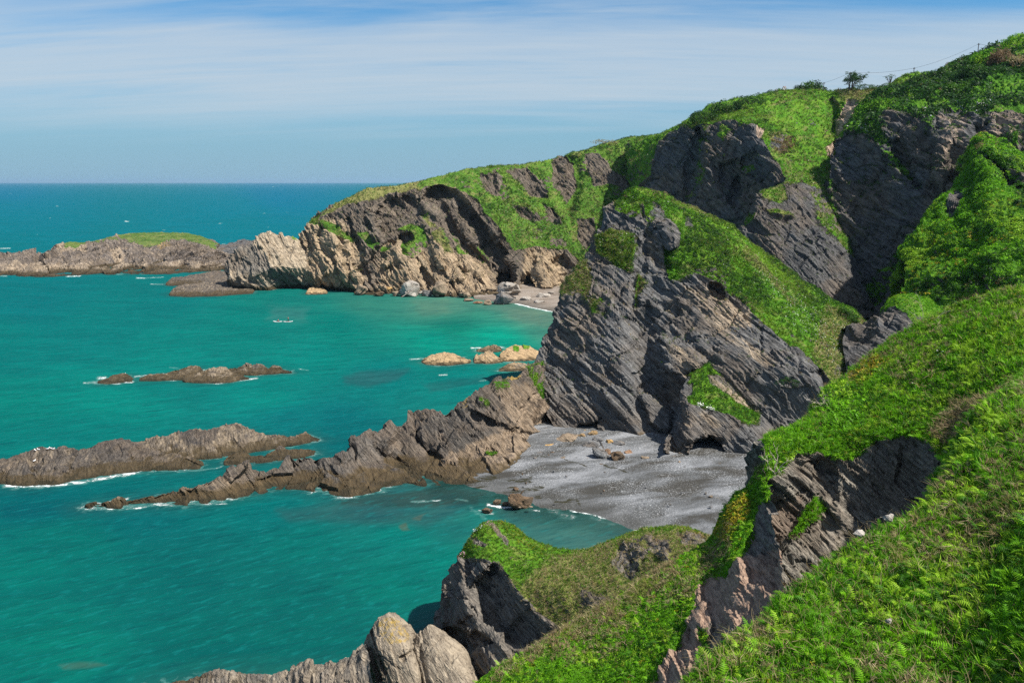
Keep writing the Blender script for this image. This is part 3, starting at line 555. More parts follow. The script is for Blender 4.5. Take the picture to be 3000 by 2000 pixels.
land("middle_headland", columns(MH, back=[(3, 5, -4), (7, 20, -22), (12, 40, 'z', -2)]), .3, M_MID, BED_MID, .85,
 push=[([(1845, 940), (1900, 900), (1925, 960), (1930, 1040), (1960, 1100), (1990, 1180), (1985, 1290), (1900, 1290), (1860, 1180), (1845, 1060)], 3.2, 30),
       ([(1935, 990), (2000, 1000), (2060, 1060), (2010, 1120), (1950, 1080)], -3, 14),
       ([(1880, 1160), (1920, 1160), (1960, 1220), (1960, 1270), (1900, 1240)], -2.5, 8),
       ([(1700, 1235), (1752, 1230), (1760, 1268), (1690, 1268)], 5, 7),
       ([(1880, 690), (1935, 660), (1965, 720), (1960, 790), (1930, 790), (1890, 740)], 2.2, 9), ([(1870, 700), (1860, 780), (1845, 900), (1870, 900), (1895, 800), (1900, 740)], 1.6, 8),
       ([(1900, 640), (1980, 660), (1990, 725), (1930, 700)], -1, 6), ([(2370, 1090), (2400, 1080), (2440, 1130), (2410, 1140)], 4, 6), ([(2085, 830), (2110, 830), (2120, 870), (2090, 860)], 4, 6)],
 zones=[('+', [(1840, 540), (1910, 545), (1960, 570), (2143, 655), (2360, 815), (2490, 895), (2800, 960), (2800, 1330), (2620, 1330), (2560, 1240), (2480, 1150), (2440, 1125), (2393, 1075), (2308, 1008), (2244, 955), (2202, 915), (2172, 870), (2130, 850), (2095, 822), (2044, 800), (1990, 820), (1960, 822), (1950, 790), (1945, 725), (1985, 720), (1990, 680), (1950, 640), (1925, 600), (1880, 570)], 5),
        ('+', [(1798, 590), (1832, 548), (1905, 540), (1895, 590), (1870, 600), (1878, 632), (1850, 645), (1800, 622)], 6, 1.0), ('+', [(1880, 590), (1915, 600), (1915, 670), (1895, 670)], 5, .85), ('+', [(1740, 690), (1790, 670), (1860, 690), (1865, 720), (1850, 800), (1800, 780), (1750, 740)], 8, .95),
        ('+', [(1690, 780), (1720, 760), (1735, 830), (1720, 880), (1640, 890), (1645, 840)], 8, .72), ('+', [(1720, 870), (1790, 880), (1785, 925), (1730, 920)], 8, .62), ('+', [(1870, 800), (1900, 830), (1875, 860), (1855, 920), (1862, 850)], 4, .7), ('-', [(1995, 625), (2025, 650), (2030, 670), (2010, 665)], 4, 0)],
 warm=[('+', [(2060, 820), (2120, 860), (2200, 910), (2210, 960), (2130, 950), (2080, 890)], 10, .8), ('+', [(1880, 640), (1960, 720), (1970, 820), (1900, 760)], 12, .55), ('+', [(1960, 820), (2080, 850), (2150, 970), (2300, 1060), (2250, 1080), (2100, 980)], 14, .55), ('+', [(1930, 1000), (2020, 1020), (2060, 1080), (2000, 1110)], 10, .5), ('+', [(1500, 1250), (1900, 1260), (1900, 1300), (1500, 1300)], 8, .55)],
 lichen=[('+', [(1590, 970), (1640, 950), (1640, 980), (1600, 1010)], 6, .35)],
 dry=[('+', [(2420, 900), (2560, 950), (2560, 1130), (2450, 1130), (2380, 1040)], 15, 1.0), ('+', [(2180, 720), (2300, 860), (2330, 900), (2180, 760)], 10, .9), ('+', [(1640, 760), (1740, 760), (1740, 900), (1640, 900)], 10, .8)],
 ledge=.3, seed=21, amp=1.0, big=.4, lam=1.6, label="grey slate headland with a steep green back between the two coves", cat="headland")

# ---- outcrop with the cave at its foot
CO = [[(1948, 1318, 'z', 3), (1950, 1325, 'z', 1.8), (1955, 1333, 'z', 1.0), (1960, 1342, 'z', .5)],
 [(1962, 1262, 153.8), (1965, 1295, 151.3), (1968, 1320, 149.8), (1975, 1350, 'z', .4)],
 [(1985, 1190, 155.8), (1985, 1250, 151.8), (1990, 1300, 148.8), (2000, 1354, 'z', .4)],
 [(2000, 1130, 157.8), (2015, 1200, 151.8), (2030, 1290, 147.8), (2040, 1356, 'z', .4)],
 [(2035, 1098, 159.8), (2070, 1190, 151.8), (2085, 1280, 149.5), (2090, 1355, 'z', .4)],
 [(2080, 1066, 162.8), (2125, 1190, 152.3), (2140, 1280, 149.5), (2145, 1352, 'z', .4)],
 [(2128, 1056, 164.8), (2175, 1200, 153.3), (2190, 1285, 147.8), (2195, 1348, 'z', .4)],
 [(2180, 1085, 163.8), (2220, 1220, 153.8), (2235, 1290, 148.8), (2245, 1346, 'z', .5)],
 [(2230, 1140, 162.8), (2265, 1240, 154.8), (2280, 1300, 149.8), (2290, 1348, 'z', .6)],
 [(2290, 1210, 159.8), (2310, 1270, 153.8), (2325, 1310, 150.8), (2335, 1352, 'z', .7)]]
land("cave_outcrop", columns(CO, back=[(1, 3, -2), (3, 8, -9)]), .22, M_MID, BED_NEAR, .7,
 push=[([(2028, 1356), (2026, 1318), (2044, 1294), (2074, 1284), (2104, 1300), (2120, 1330), (2116, 1362), (2040, 1366)], 14, 5), ([(2015, 1300), (2060, 1280), (2120, 1290), (2100, 1310), (2050, 1300)], 2, 8)],
 zones=[('+', [(2000, 1140), (2035, 1090), (2080, 1055), (2135, 1048), (2180, 1075), (2230, 1130), (2230, 1190), (2220, 1240), (2190, 1245), (2140, 1215), (2080, 1195), (2015, 1180)], 6),
        ('-', [(2070, 1095), (2120, 1100), (2170, 1150), (2220, 1180), (2225, 1210), (2170, 1180), (2130, 1150), (2085, 1125)], 6, .15), ('-', [(1990, 1130), (2030, 1120), (2025, 1150), (1995, 1165)], 4, 0)],
 warm=[('+', [(2070, 1095), (2240, 1180), (2230, 1240), (2130, 1150)], 8, .8), ('+', [(1985, 1190), (2060, 1200), (2140, 1240), (2100, 1260), (2000, 1250)], 10, .45)],
 ledge=.2, seed=22, jit=5, big=.3, lam=1.5, label="slate outcrop with a small cave and grass on its back", cat="outcrop")

# ---- tan ridge going down into the sea
SP = [[(262, 1482, 1488), (262, 1470, 1485)], ]
def spur():
    T = [(255, 1481), (290, 1476), (330, 1467), (421, 1446), (510, 1428), (612, 1402), (702, 1370), (760, 1372), (816, 1370), (880, 1327), (944, 1332), (1020, 1318), (1046, 1287), (1110, 1262), (1161, 1237), (1190, 1222), (1199, 1195), (1263, 1198), (1301, 1192), (1377, 1153), (1416, 1121), (1531, 1083), (1575, 1056), (1640, 1085), (1770, 1190)]
    B = [(262, 1484), (300, 1485), (345, 1485), (430, 1480), (520, 1477), (600, 1476), (690, 1456), (760, 1446), (830, 1432), (900, 1432), (980, 1448), (1020, 1452), (1070, 1442), (1130, 1424), (1190, 1412), (1240, 1418), (1300, 1416), (1350, 1412), (1385, 1405), (1420, 1392), (1462, 1375), (1510, 1345), (1560, 1300), (1640, 1280), (1770, 1273)]
    cols = []
    for i, ((u, v), (ub, vb)) in enumerate(zip(T, B)):
        b = np.array(Z(ub, vb, .15 + .95 * sstep(1300, 1560, ub))); f = .34 + .18 * sstep(700, 1000, u) - .26 * sstep(1150, 1500, u)
        if i >= 22: f = (.27, .36, .42)[i - 22]
        yt = b[1] + f * (Z(u, v, 0)[1] - b[1]); t = np.array(P(u, v, yt)); w = yt - b[1]; h = t[2] + .4
        m1 = b + (t - b) * np.array([.45, .45, .2]); m2 = b + (t - b) * np.array([.68, .68, .62])
        cols.append([np.array([t[0] - .5, t[1] + .5 * h + 3, -2]), np.array([t[0] - .2, t[1] + .22 * h + 1, t[2] * .5]), t, m2, m1, b, b + np.array([0, -.8, -1.6])])
    e = np.array(cols[0]); c = e.mean(0); c[2] = -.8
    cols = [list(c + (e - c) * .04 + np.array([-1.2, 0, 0]))] + cols
    return np.array(cols).transpose(1, 0, 2)
land("rock_spur", spur(), .2, M_TAN, bedding(48), .75,
 push=[([(1075, 1290), (1130, 1320), (1190, 1370), (1180, 1385), (1110, 1350), (1080, 1320)], 2.2, 6), ([(1210, 1250), (1260, 1300), (1310, 1350), (1290, 1365), (1230, 1310)], 1.6, 5), ([(1380, 1200), (1460, 1240), (1560, 1270), (1610, 1265), (1620, 1285), (1540, 1290), (1460, 1260), (1390, 1225)], 1.8, 6)],
 zones=[('+', [(1540, 1075), (1590, 1060), (1600, 1130), (1615, 1190), (1590, 1180), (1560, 1130)], 7, .75), ('+', [(1440, 1115), (1490, 1105), (1500, 1140), (1450, 1140)], 7, .55), ('+', [(1395, 1155), (1440, 1170), (1430, 1190), (1400, 1180)], 5, .6), ('+', [(1420, 1325), (1460, 1322), (1455, 1338), (1425, 1338)], 4, .7)],
 warm=[('+', [(1450, 1130), (1560, 1120), (1650, 1260), (1500, 1260)], 18, .75), ('+', [(1400, 1290), (1500, 1260), (1620, 1260), (1540, 1330), (1400, 1420), (1250, 1440), (1280, 1360)], 16, 1.0), ('+', [(250, 1400), (620, 1390), (900, 1430), (1000, 1460), (250, 1500)], 20, .6)],
 lichen=[('+', [(1215, 1200), (1265, 1205), (1240, 1250), (1215, 1240)], 6, .5), ('+', [(1150, 1230), (1200, 1240), (1190, 1280), (1140, 1290)], 8, .45), ('+', [(1490, 1090), (1530, 1085), (1510, 1115), (1480, 1110)], 5, .7), ('+', [(1350, 1160), (1385, 1150), (1370, 1190), (1345, 1190)], 5, .6), ('+', [(1470, 1370), (1500, 1365), (1480, 1400), (1465, 1395)], 5, .6)],
 base_warm=.28, ledge=.1, seed=26, jit=4, amp=.9, big=1.05, lam=.6, label="tan layered rock spur sloping from the headland down into the sea", cat="rock spur")

# ---- reefs and rocks standing in the water
reef("long_reef", [(-330, 1405, 1420), (-200, 1385, 1422), (-90, 1370, 1420), (0, 1353, 1416), (60, 1329, 1420), (110, 1317, 1420), (170, 1315, 1416), (215, 1324, 1406), (262, 1312, 1398), (297, 1296, 1392), (350, 1294, 1386), (400, 1305, 1380), (450, 1318, 1377), (500, 1332, 1375), (545, 1340, 1374), (585, 1356, 1372)], .17, M_REEF, BED_FAR, .5, "wide brown and black reef at the left edge with surf along it", frac=.42, seed=31, ledge=0, amp=.85, base_warm=.38,
     warm=[('-', [(265, 1290), (370, 1285), (470, 1330), (420, 1360), (300, 1350)], 15, 0)])
reef("long_reef", [(380, 1302, 1345), (430, 1288, 1345), (480, 1282, 1344), (520, 1270, 1344), (560, 1262, 1344), (600, 1258, 1342), (650, 1252, 1338), (684, 1244, 1334), (712, 1256, 1328), (745, 1266, 1322), (785, 1275, 1316), (850, 1280, 1306), (882, 1272, 1300), (896, 1267, 1297), (915, 1276, 1294), (935, 1286, 1291)], .17, M_REEF, BED_FAR, .5, "pale long reef rising behind the wide brown reef", frac=.4, seed=32, ledge=0, amp=.8, base_warm=.55,
     warm=[('-', [(520, 1262), (640, 1255), (620, 1300), (560, 1310)], 12, .1)])
reef("low_reef", [(655, 1352, 1360), (672, 1337, 1361), (700, 1324, 1362), (730, 1334, 1360), (770, 1336, 1354), (800, 1322, 1350), (815, 1312, 1348), (840, 1320, 1344), (880, 1318, 1340), (918, 1322, 1330)], .14, M_REEF, BED_FAR, .4, "short dark reef in the channel between the pale reef and the spur", frac=.45, seed=33, ledge=0, amp=.7, base_warm=.4)
reef("low_reef", [(286, 1116, 1122), (315, 1108, 1124), (335, 1098, 1122), (352, 1096, 1120), (370, 1096, 1119), (388, 1107, 1118)], .17, M_REEF, BED_FAR, .4, "small brown rock with a gull on it, left end of the surf ringed reef", frac=.45, seed=34, ledge=0, amp=.6, base_warm=.8)
reef("low_reef", [(408, 1110, 1115), (425, 1101, 1115), (445, 1096, 1115), (480, 1095, 1114), (520, 1083, 1112), (550, 1074, 1112), (562, 1071, 1110), (580, 1075, 1105), (595, 1087, 1100)], .17, M_REEF, BED_FAR, .45, "middle hump of the surf ringed reef out in the bay", frac=.45, seed=35, ledge=0, amp=.7, base_warm=.85)
reef("low_reef", [(538, 1110, 1117), (560, 1097, 1120), (590, 1088, 1121), (620, 1081, 1121), (650, 1080, 1121), (675, 1090, 1119), (700, 1098, 1114), (728, 1106, 1110)], .17, M_REEF, BED_FAR, .45, "broad sandy coloured rock at the front of the surf ringed reef", frac=.45, seed=36, ledge=0, amp=.7, base_warm=1.0)
reef("low_reef", [(650, 1084, 1098), (680, 1077, 1098), (705, 1072, 1098), (720, 1066, 1098), (735, 1074, 1098), (752, 1067, 1098), (768, 1072, 1097), (785, 1082, 1096), (802, 1072, 1095), (825, 1082, 1092), (850, 1090, 1093)], .17, M_REEF, BED_STEEP, .55, "jagged tilted slabs at the right end of the surf ringed reef", frac=.4, seed=37, ledge=0, amp=.9, base_warm=.5)
reef("bay_rock", [(1236, 1056, 1062), (1248, 1047, 1067), (1268, 1038, 1070), (1300, 1032, 1071), (1325, 1036, 1069), (1350, 1046, 1066), (1378, 1055, 1062)], .17, M_BAY, bedding(25), .5, "smooth orange rock in the bay, left of its group", frac=.42, seed=38, ledge=0, amp=.7, base_warm=1.3, lichen=[('+', [(1240, 1030), (1380, 1030), (1380, 1075), (1240, 1075)], 5, .28)])
reef("bay_rock", [(1388, 1056, 1063), (1396, 1038, 1064), (1405, 1042, 1064), (1425, 1031, 1065), (1440, 1034, 1064), (1455, 1044, 1062), (1470, 1056, 1060)], .17, M_BAY, BED_STEEP, .5, "grooved pale rock in the middle of the bay group", frac=.42, seed=39, ledge=0, amp=.8, base_warm=.6)
reef("bay_rock", [(1464, 1040, 1056), (1475, 1027, 1058), (1490, 1018, 1058), (1520, 1013, 1057), (1545, 1014, 1056), (1562, 1022, 1054), (1590, 1036, 1048)], .17, M_BAY, bedding(20), .5, "big pale rock with grass tufts beside the slate headland", frac=.42, seed=40, ledge=0, amp=.6, base_warm=.9, zones=[('+', [(1500, 1014), (1522, 1016), (1520, 1030), (1505, 1030)], 3, .9), ('+', [(1530, 1010), (1555, 1014), (1550, 1022), (1535, 1020)], 3, .8)])
reef("bay_rock", [(1396, 1026, 1029), (1420, 1017, 1031), (1440, 1011, 1031), (1455, 1014, 1030), (1470, 1022, 1028)], .17, M_BAY, BED_FAR, .4, "low wave washed rock behind the bay group", frac=.45, seed=41, ledge=0, amp=.6, base_warm=.5)
reef("bay_rock", [(1462, 1082, 1086), (1485, 1068, 1087), (1505, 1062, 1087), (1525, 1063, 1086), (1550, 1072, 1085)], .16, M_BAY, BED_FAR, .4, "low brown rock at the foot of the spur's upper end", frac=.45, seed=42, ledge=0, amp=.5, base_warm=.5)
reef("bay_rock", [(897, 860, 862), (905, 846, 862), (912, 842, 862), (925, 834, 862), (935, 838, 862), (948, 845, 861), (958, 856, 860)], .3, M_BAY, BED_FAR, .7, "lone white rock in the water near the pale slab rock", frac=.4, seed=43, ledge=0, amp=.6, base_warm=1.4, base_dry=.5)

# ---- near promontory of the small cove
NC = [[(1225, 1880, 88), (1215, 1920, 86), (1220, 1990, 84), (1240, 2100, 82), (1260, 2400, 80)],
 [(1262, 1836, 88), (1262, 1880, 85.5), (1275, 1960, 83), (1295, 2060, 81), (1310, 2400, 78)],
 [(1310, 1698, 89), (1312, 1790, 84.5), (1325, 1900, 81.5), (1345, 2020, 79), (1360, 2400, 75)],
 [(1350, 1627, 89.5), (1362, 1690, 83.5), (1385, 1830, 79.5), (1400, 1980, 77), (1415, 2400, 72)],
 [(1384, 1568, 90), (1405, 1650, 82.5), (1440, 1800, 78), (1460, 1950, 75), (1475, 2400, 70)],
 [(1416, 1530, 90.5), (1455, 1660, 81), (1500, 1790, 76), (1525, 1930, 73), (1540, 2400, 67)],
 [(1454, 1526, 91), (1500, 1690, 79.5), (1555, 1800, 74.5), (1590, 1920, 71.5), (1610, 2400, 65)],
 [(1505, 1536, 91), (1550, 1705, 78), (1610, 1830, 73), (1650, 1920, 70), (1680, 2400, 63)],
 [(1543, 1574, 90), (1600, 1715, 76.5), (1660, 1830, 72), (1710, 1900, 69), (1740, 2400, 62)],
 [(1594, 1600, 89), (1660, 1725, 75), (1720, 1820, 71), (1770, 1890, 68), (1800, 2400, 61)],
 [(1658, 1609, 88), (1720, 1720, 74), (1780, 1800, 70), (1830, 1870, 67), (1860, 2400, 60)],
 [(1735, 1604, 87), (1790, 1700, 73.5), (1845, 1780, 69), (1890, 1850, 66), (1920, 2400, 59)],
 [(1811, 1574, 86.5), (1860, 1670, 73), (1910, 1750, 68), (1950, 1820, 65), (1980, 2400, 58)],
 [(1875, 1549, 86), (1920, 1640, 72), (1965, 1720, 67), (2000, 1790, 64), (2030, 2400, 57)],
 [(1977, 1542, 84), (2010, 1620, 71), (2040, 1690, 66), (2070, 1760, 63), (2100, 2400, 56)],
 [(2041, 1555, 82), (2070, 1620, 70), (2100, 1690, 65), (2130, 1760, 62), (2160, 2400, 55)],
 [(2120, 1580, 79), (2140, 1640, 69), (2160, 1700, 64), (2190, 1760, 61), (2220, 2400, 54)]]
land("cove_promontory", columns(NC, back=[(1, 2.5, -3), (2.5, 7, -11), (4, 14, 'z', -2)]), .15, M_COVE, bedding(40), .42,
 push=[([(1390, 1720), (1450, 1660), (1520, 1760), (1580, 1820), (1640, 1880), (1600, 1920), (1500, 1880), (1430, 1830)], 3.2, 22), ([(1300, 1850), (1400, 1850), (1450, 1880), (1380, 1910), (1300, 1880)], 2.0, 12), ([(1310, 1700), (1345, 1650), (1370, 1720), (1380, 1800), (1340, 1830)], -.8, 12)],
 zones=[('+', [(1340, 1620), (1384, 1540), (1430, 1510), (1470, 1500), (1520, 1520), (1560, 1570), (1640, 1595), (1735, 1590), (1811, 1560), (1900, 1530), (2050, 1530), (2300, 1560), (2300, 1900), (1800, 1900), (1680, 1850), (1640, 1835), (1580, 1795), (1530, 1745), (1490, 1695), (1455, 1655), (1400, 1640), (1350, 1636)], 5, .68),
        ('-', [(1810, 1600), (1870, 1590), (1900, 1620), (1850, 1700), (1790, 1660)], 7, .28), ('-', [(1890, 1570), (1960, 1580), (1960, 1650), (1900, 1620)], 7, .3), ('-', [(1980, 1555), (2060, 1570), (2080, 1610), (2000, 1600)], 7, .35), ('-', [(1700, 1720), (1800, 1760), (1790, 1800), (1700, 1770)], 8, .4), ('-', [(1425, 1535), (1445, 1535), (1490, 1590), (1485, 1600)], 4, .2), ('-', [(1385, 1575), (1425, 1590), (1420, 1598), (1385, 1590)], 3, .25)],
 warm=[('+', [(1300, 1880), (1600, 1900), (1700, 2000), (1300, 2000)], 20, .4)],
 dry=[('+', [(1640, 1640), (1900, 1560), (2150, 1560), (2150, 1800), (1700, 1900), (1500, 1760), (1560, 1680)], 20, 1.15)],
 ledge=.1, seed=51, jit=6, gamp=.8, label="turf topped promontory with an overhanging black face above the small cove", cat="promontory")

BR = [[(380, 2040, 76.5), (400, 2080, 74.5), (430, 2160, 71.5)], [(480, 1998, 77.0), (500, 2050, 74.5), (530, 2160, 70.5)], [(535, 1984, 77.5), (560, 2040, 74.5), (590, 2160, 69.5)], [(620, 1974, 77.5), (640, 2040, 74.0), (670, 2160, 68.5)], [(710, 1975, 77.0), (730, 2040, 73.5), (750, 2160, 68.0)], [(800, 1974, 76.5), (820, 2040, 73.0), (840, 2160, 67.5)],
 [(900, 1944, 76.5), (920, 2020, 72.0), (940, 2160, 67.0)], [(980, 1934, 76.0), (1000, 2010, 71.5), (1010, 2160, 66.5)], [(1025, 1914, 76.0), (1040, 2000, 71.5), (1050, 2160, 66.0)], [(1068, 1880, 76.0), (1085, 1970, 71.5), (1100, 2160, 66.0)]]
land("ledge_rock", columns(BR, back=[(-.5, 2, -2), (-1, 5, 'z', -2)]), .12, M_COVE, BED_STEEP, .4, base_warm=.5, ledge=0, seed=52, jit=3, amp=.8, label="pale grooved ledge of rock along the bottom edge of the photo", cat="rock", kind='thing')
BB = [[(1066, 1890, 79.0), (1070, 1930, 77.5), (1080, 2000, 76.0), (1090, 2160, 72.0)], [(1078, 1862, 78.8), (1088, 1910, 76.8), (1105, 1990, 74.6), (1120, 2160, 71.0)], [(1092, 1832, 78.4), (1110, 1900, 75.6), (1140, 1980, 73.6), (1160, 2160, 70.0)], [(1108, 1815, 78.3), (1130, 1900, 75.2), (1165, 1980, 73.0), (1190, 2160, 69.5)], [(1134, 1804, 78.3), (1160, 1895, 75.0), (1195, 1975, 72.7), (1215, 2160, 69.3)], [(1162, 1809, 78.3), (1185, 1895, 75.0), (1215, 1975, 72.7), (1235, 2160, 69.3)],
 [(1184, 1832, 78.3), (1200, 1900, 75.4), (1225, 1975, 73.0), (1250, 2160, 69.6)], [(1205, 1860, 78.6), (1212, 1910, 76.4), (1232, 1985, 74.0), (1256, 2160, 70.6)], [(1217, 1884, 79.2), (1222, 1920, 77.6), (1240, 1990, 75.4), (1262, 2160, 72.0)]]
land("leaning_boulder", columns(BB, back=[(.2, 1.2, -.5), (.5, 3.2, -6), (.7, 4, 'z', -2)]), .1, M_COVE, BED_STEEP, .3, base_warm=1.1, ledge=0, seed=53, jit=3, amp=.5, big=.5,
 push=[([(1068, 1880), (1076, 1862), (1120, 1990), (1108, 1996)], 1.2, 3), ([(1085, 1850), (1090, 1842), (1132, 1970), (1126, 1975)], 1.0, 3), ([(1170, 1925), (1205, 1900), (1212, 1915), (1180, 1935)], .6, 3)],
 lichen=[('+', [(1085, 1830), (1130, 1795), (1180, 1810), (1215, 1870), (1190, 1890), (1130, 1890)], 14, .62)], label="tall smooth boulder with a yellow lichen top beside the black cove face", cat="boulder", kind='thing')
BC = [[(1215, 1872, 78.5), (1216, 1910, 76.5), (1235, 1990, 74.0), (1255, 2160, 70.0)], [(1232, 1848, 78.3), (1240, 1910, 75.5), (1262, 1990, 73.0), (1290, 2160, 69.0)], [(1255, 1832, 78.0), (1275, 1920, 74.5), (1300, 1990, 72.4), (1320, 2160, 68.5)], [(1290, 1850, 77.8), (1320, 1930, 74.0), (1340, 1995, 72.0), (1360, 2160, 68.0)], [(1330, 1880, 77.6), (1355, 1945, 74.2), (1370, 2000, 72.0), (1390, 2160, 68.0)], [(1365, 1915, 77.6), (1385, 1965, 74.8), (1398, 2010, 73.0), (1410, 2160, 69.0)], [(1392, 1955, 77.8), (1402, 1990, 76.0), (1412, 2020, 74.6), (1425, 2160, 71.0)]]
land("rounded_boulder", columns(BC, back=[(.3, 1.5, -1), (.6, 3.5, -6), (.8, 4.5, 'z', -2)]), .1, M_COVE, BED_STEEP, .3, base_warm=.95, ledge=0, seed=54, jit=3, amp=.45, big=.5,
 label="wide rounded boulder wedged between the leaning boulder and the black cove face", cat="boulder", kind='thing')

# ---- the near banks
N3 = [[(2235, 1310, 46.5), (2236, 1345, 45.5), (2240, 1400, 45), (2230, 1500, 45.2), (2215, 1650, 44), (2200, 2000, 40)],
 [(2262, 1268, 48), (2275, 1300, 46.5), (2290, 1380, 45.6), (2290, 1500, 45), (2280, 1650, 43.5), (2270, 2000, 39)],
 [(2330, 1252, 49.5), (2340, 1290, 47), (2350, 1380, 46), (2360, 1500, 45), (2360, 1650, 43), (2350, 2000, 38)],
 [(2398, 1205, 51.5), (2405, 1260, 48), (2420, 1345, 46), (2430, 1500, 44.5), (2430, 1640, 42.5), (2430, 2000, 37)],
 [(2424, 1148, 53.5), (2460, 1240, 48.5), (2490, 1318, 46), (2500, 1490, 44.6), (2510, 1630, 42.5), (2510, 2000, 36)],
 [(2480, 1108, 55), (2520, 1200, 49.5), (2560, 1280, 45.8), (2575, 1480, 44.2), (2590, 1620, 42), (2590, 2000, 35)],
 [(2540, 1060, 56), (2580, 1160, 50), (2620, 1276, 45), (2640, 1470, 43.6), (2660, 1600, 41), (2660, 2000, 34)],
 [(2600, 1012, 56.5), (2640, 1130, 50), (2680, 1280, 44), (2700, 1460, 43), (2720, 1590, 40), (2720, 2000, 33)],
 [(2680, 962, 56.5), (2720, 1100, 49), (2725, 1310, 42.6), (2755, 1450, 42.2), (2780, 1580, 39), (2780, 2000, 32)],
 [(2800, 902, 56), (2820, 1080, 47), (2790, 1340, 41), (2815, 1440, 40.6), (2840, 1570, 37.6), (2840, 2000, 31)],
 [(2900, 870, 55), (2900, 1080, 45), (2860, 1350, 38.5), (2885, 1440, 37.5), (2910, 1570, 35), (2920, 2000, 29)],
 [(3000, 848, 54), (2990, 1070, 43.5), (2960, 1340, 36), (2980, 1440, 34.6), (3000, 1570, 33), (3020, 2000, 27)],
 [(3150, 820, 52.5), (3130, 1070, 42), (3100, 1330, 34), (3110, 1440, 32.5), (3120, 1570, 31), (3140, 2000, 25)],
 [(3400, 780, 50), (3380, 1060, 39), (3340, 1330, 31), (3340, 1440, 29), (3340, 1570, 28), (3340, 2000, 22)]]
land("near_slope", columns(N3, back=[(-.2, 1.5, -1.2), (-.5, 4, -7), (-1, 7, -25)]), .11, M_NEAR, BED_NEAR, .3,
 push=[([(2560, 1292), (2640, 1285), (2712, 1300), (2718, 1390), (2700, 1450), (2660, 1440), (2600, 1380), (2560, 1340)], .25, 12), ([(2740, 1360), (2860, 1360), (2860, 1420), (2760, 1420)], .5, 14), ([(2400, 1350), (2440, 1345), (2450, 1560), (2390, 1560)], .6, 14)],
 zones=[('+', [(2240, 1250), (2400, 1180), (2424, 1130), (2540, 1040), (2680, 940), (3000, 820), (3500, 700), (3500, 1700), (3000, 1480), (2900, 1380), (2840, 1365), (2740, 1350), (2718, 1295), (2660, 1282), (2600, 1278), (2560, 1292), (2530, 1322), (2480, 1345), (2430, 1340), (2400, 1320), (2330, 1330), (2290, 1380), (2240, 1400)], 6),
        ('+', [(2360, 1480), (2400, 1440), (2410, 1500), (2330, 1580), (2300, 1580)], 6, .62)],
 warm=[('+', [(2200, 1350), (2480, 1350), (2500, 1700), (2200, 1700)], 25, .3), ('+', [(2230, 1500), (2350, 1450), (2350, 1560), (2230, 1600)], 14, .85)],
 dry=[('+', [(2700, 1280), (3000, 1150), (3000, 1400), (2700, 1400)], 25, .8)], ledge=.15, seed=61, jit=5, gamp=.7, amp=1.0, base_dry=.1, holes=0, big=.45, lam=2.2,
 label="steep near slope of leafy turf above a layered rock face", cat="slope")
N2 = [[(1180, 2180, 38.0), (1240, 2300, 'z', 22.04), (1300, 2500, 'z', 20.04)], [(1300, 2080, 39.0), (1340, 2200, 'z', 23.25), (1400, 2500, 'z', 21.25)], [(1415, 2000, 40.0), (1450, 2100, 'z', 24.13), (1500, 2500, 'z', 22.13)], [(1470, 1958, 40.6), (1510, 2060, 'z', 24.57), (1560, 2500, 'z', 22.57)], [(1560, 1908, 41.4), (1600, 2020, 'z', 25.07), (1650, 2500, 'z', 23.07)], [(1630, 1860, 42.2), (1680, 1990, 'z', 25.56), (1720, 2500, 'z', 23.56)], [(1690, 1830, 42.8), (1740, 1960, 'z', 25.83), (1790, 2500, 'z', 23.83)], [(1800, 1758, 43.6), (1840, 1910, 'z', 26.85), (1880, 2500, 'z', 24.85)], [(1900, 1698, 44.2), (1930, 1870, 'z', 27.77), (1960, 2500, 'z', 25.77)], [(1990, 1638, 44.8), (2000, 1830, 'z', 28.71), (2020, 2500, 'z', 26.71)], [(2080, 1588, 45.2), (2060, 1800, 'z', 29.55), (2070, 2500, 'z', 27.55)], [(2112, 1552, 45.4), (2110, 1760, 'z', 30.20), (2110, 2500, 'z', 28.20)], [(2132, 1498, 45.6), (2165, 1720, 'z', 31.22), (2150, 2500, 'z', 29.22)], [(2165, 1458, 46.0), (2205, 1690, 'z', 31.88), (2190, 2500, 'z', 29.88)], [(2212, 1420, 46.4), (2250, 1650, 'z', 32.50), (2250, 2500, 'z', 30.50)], [(2236, 1365, 46.8), (2275, 1620, 'z', 33.49), (2300, 2500, 'z', 31.49)]]
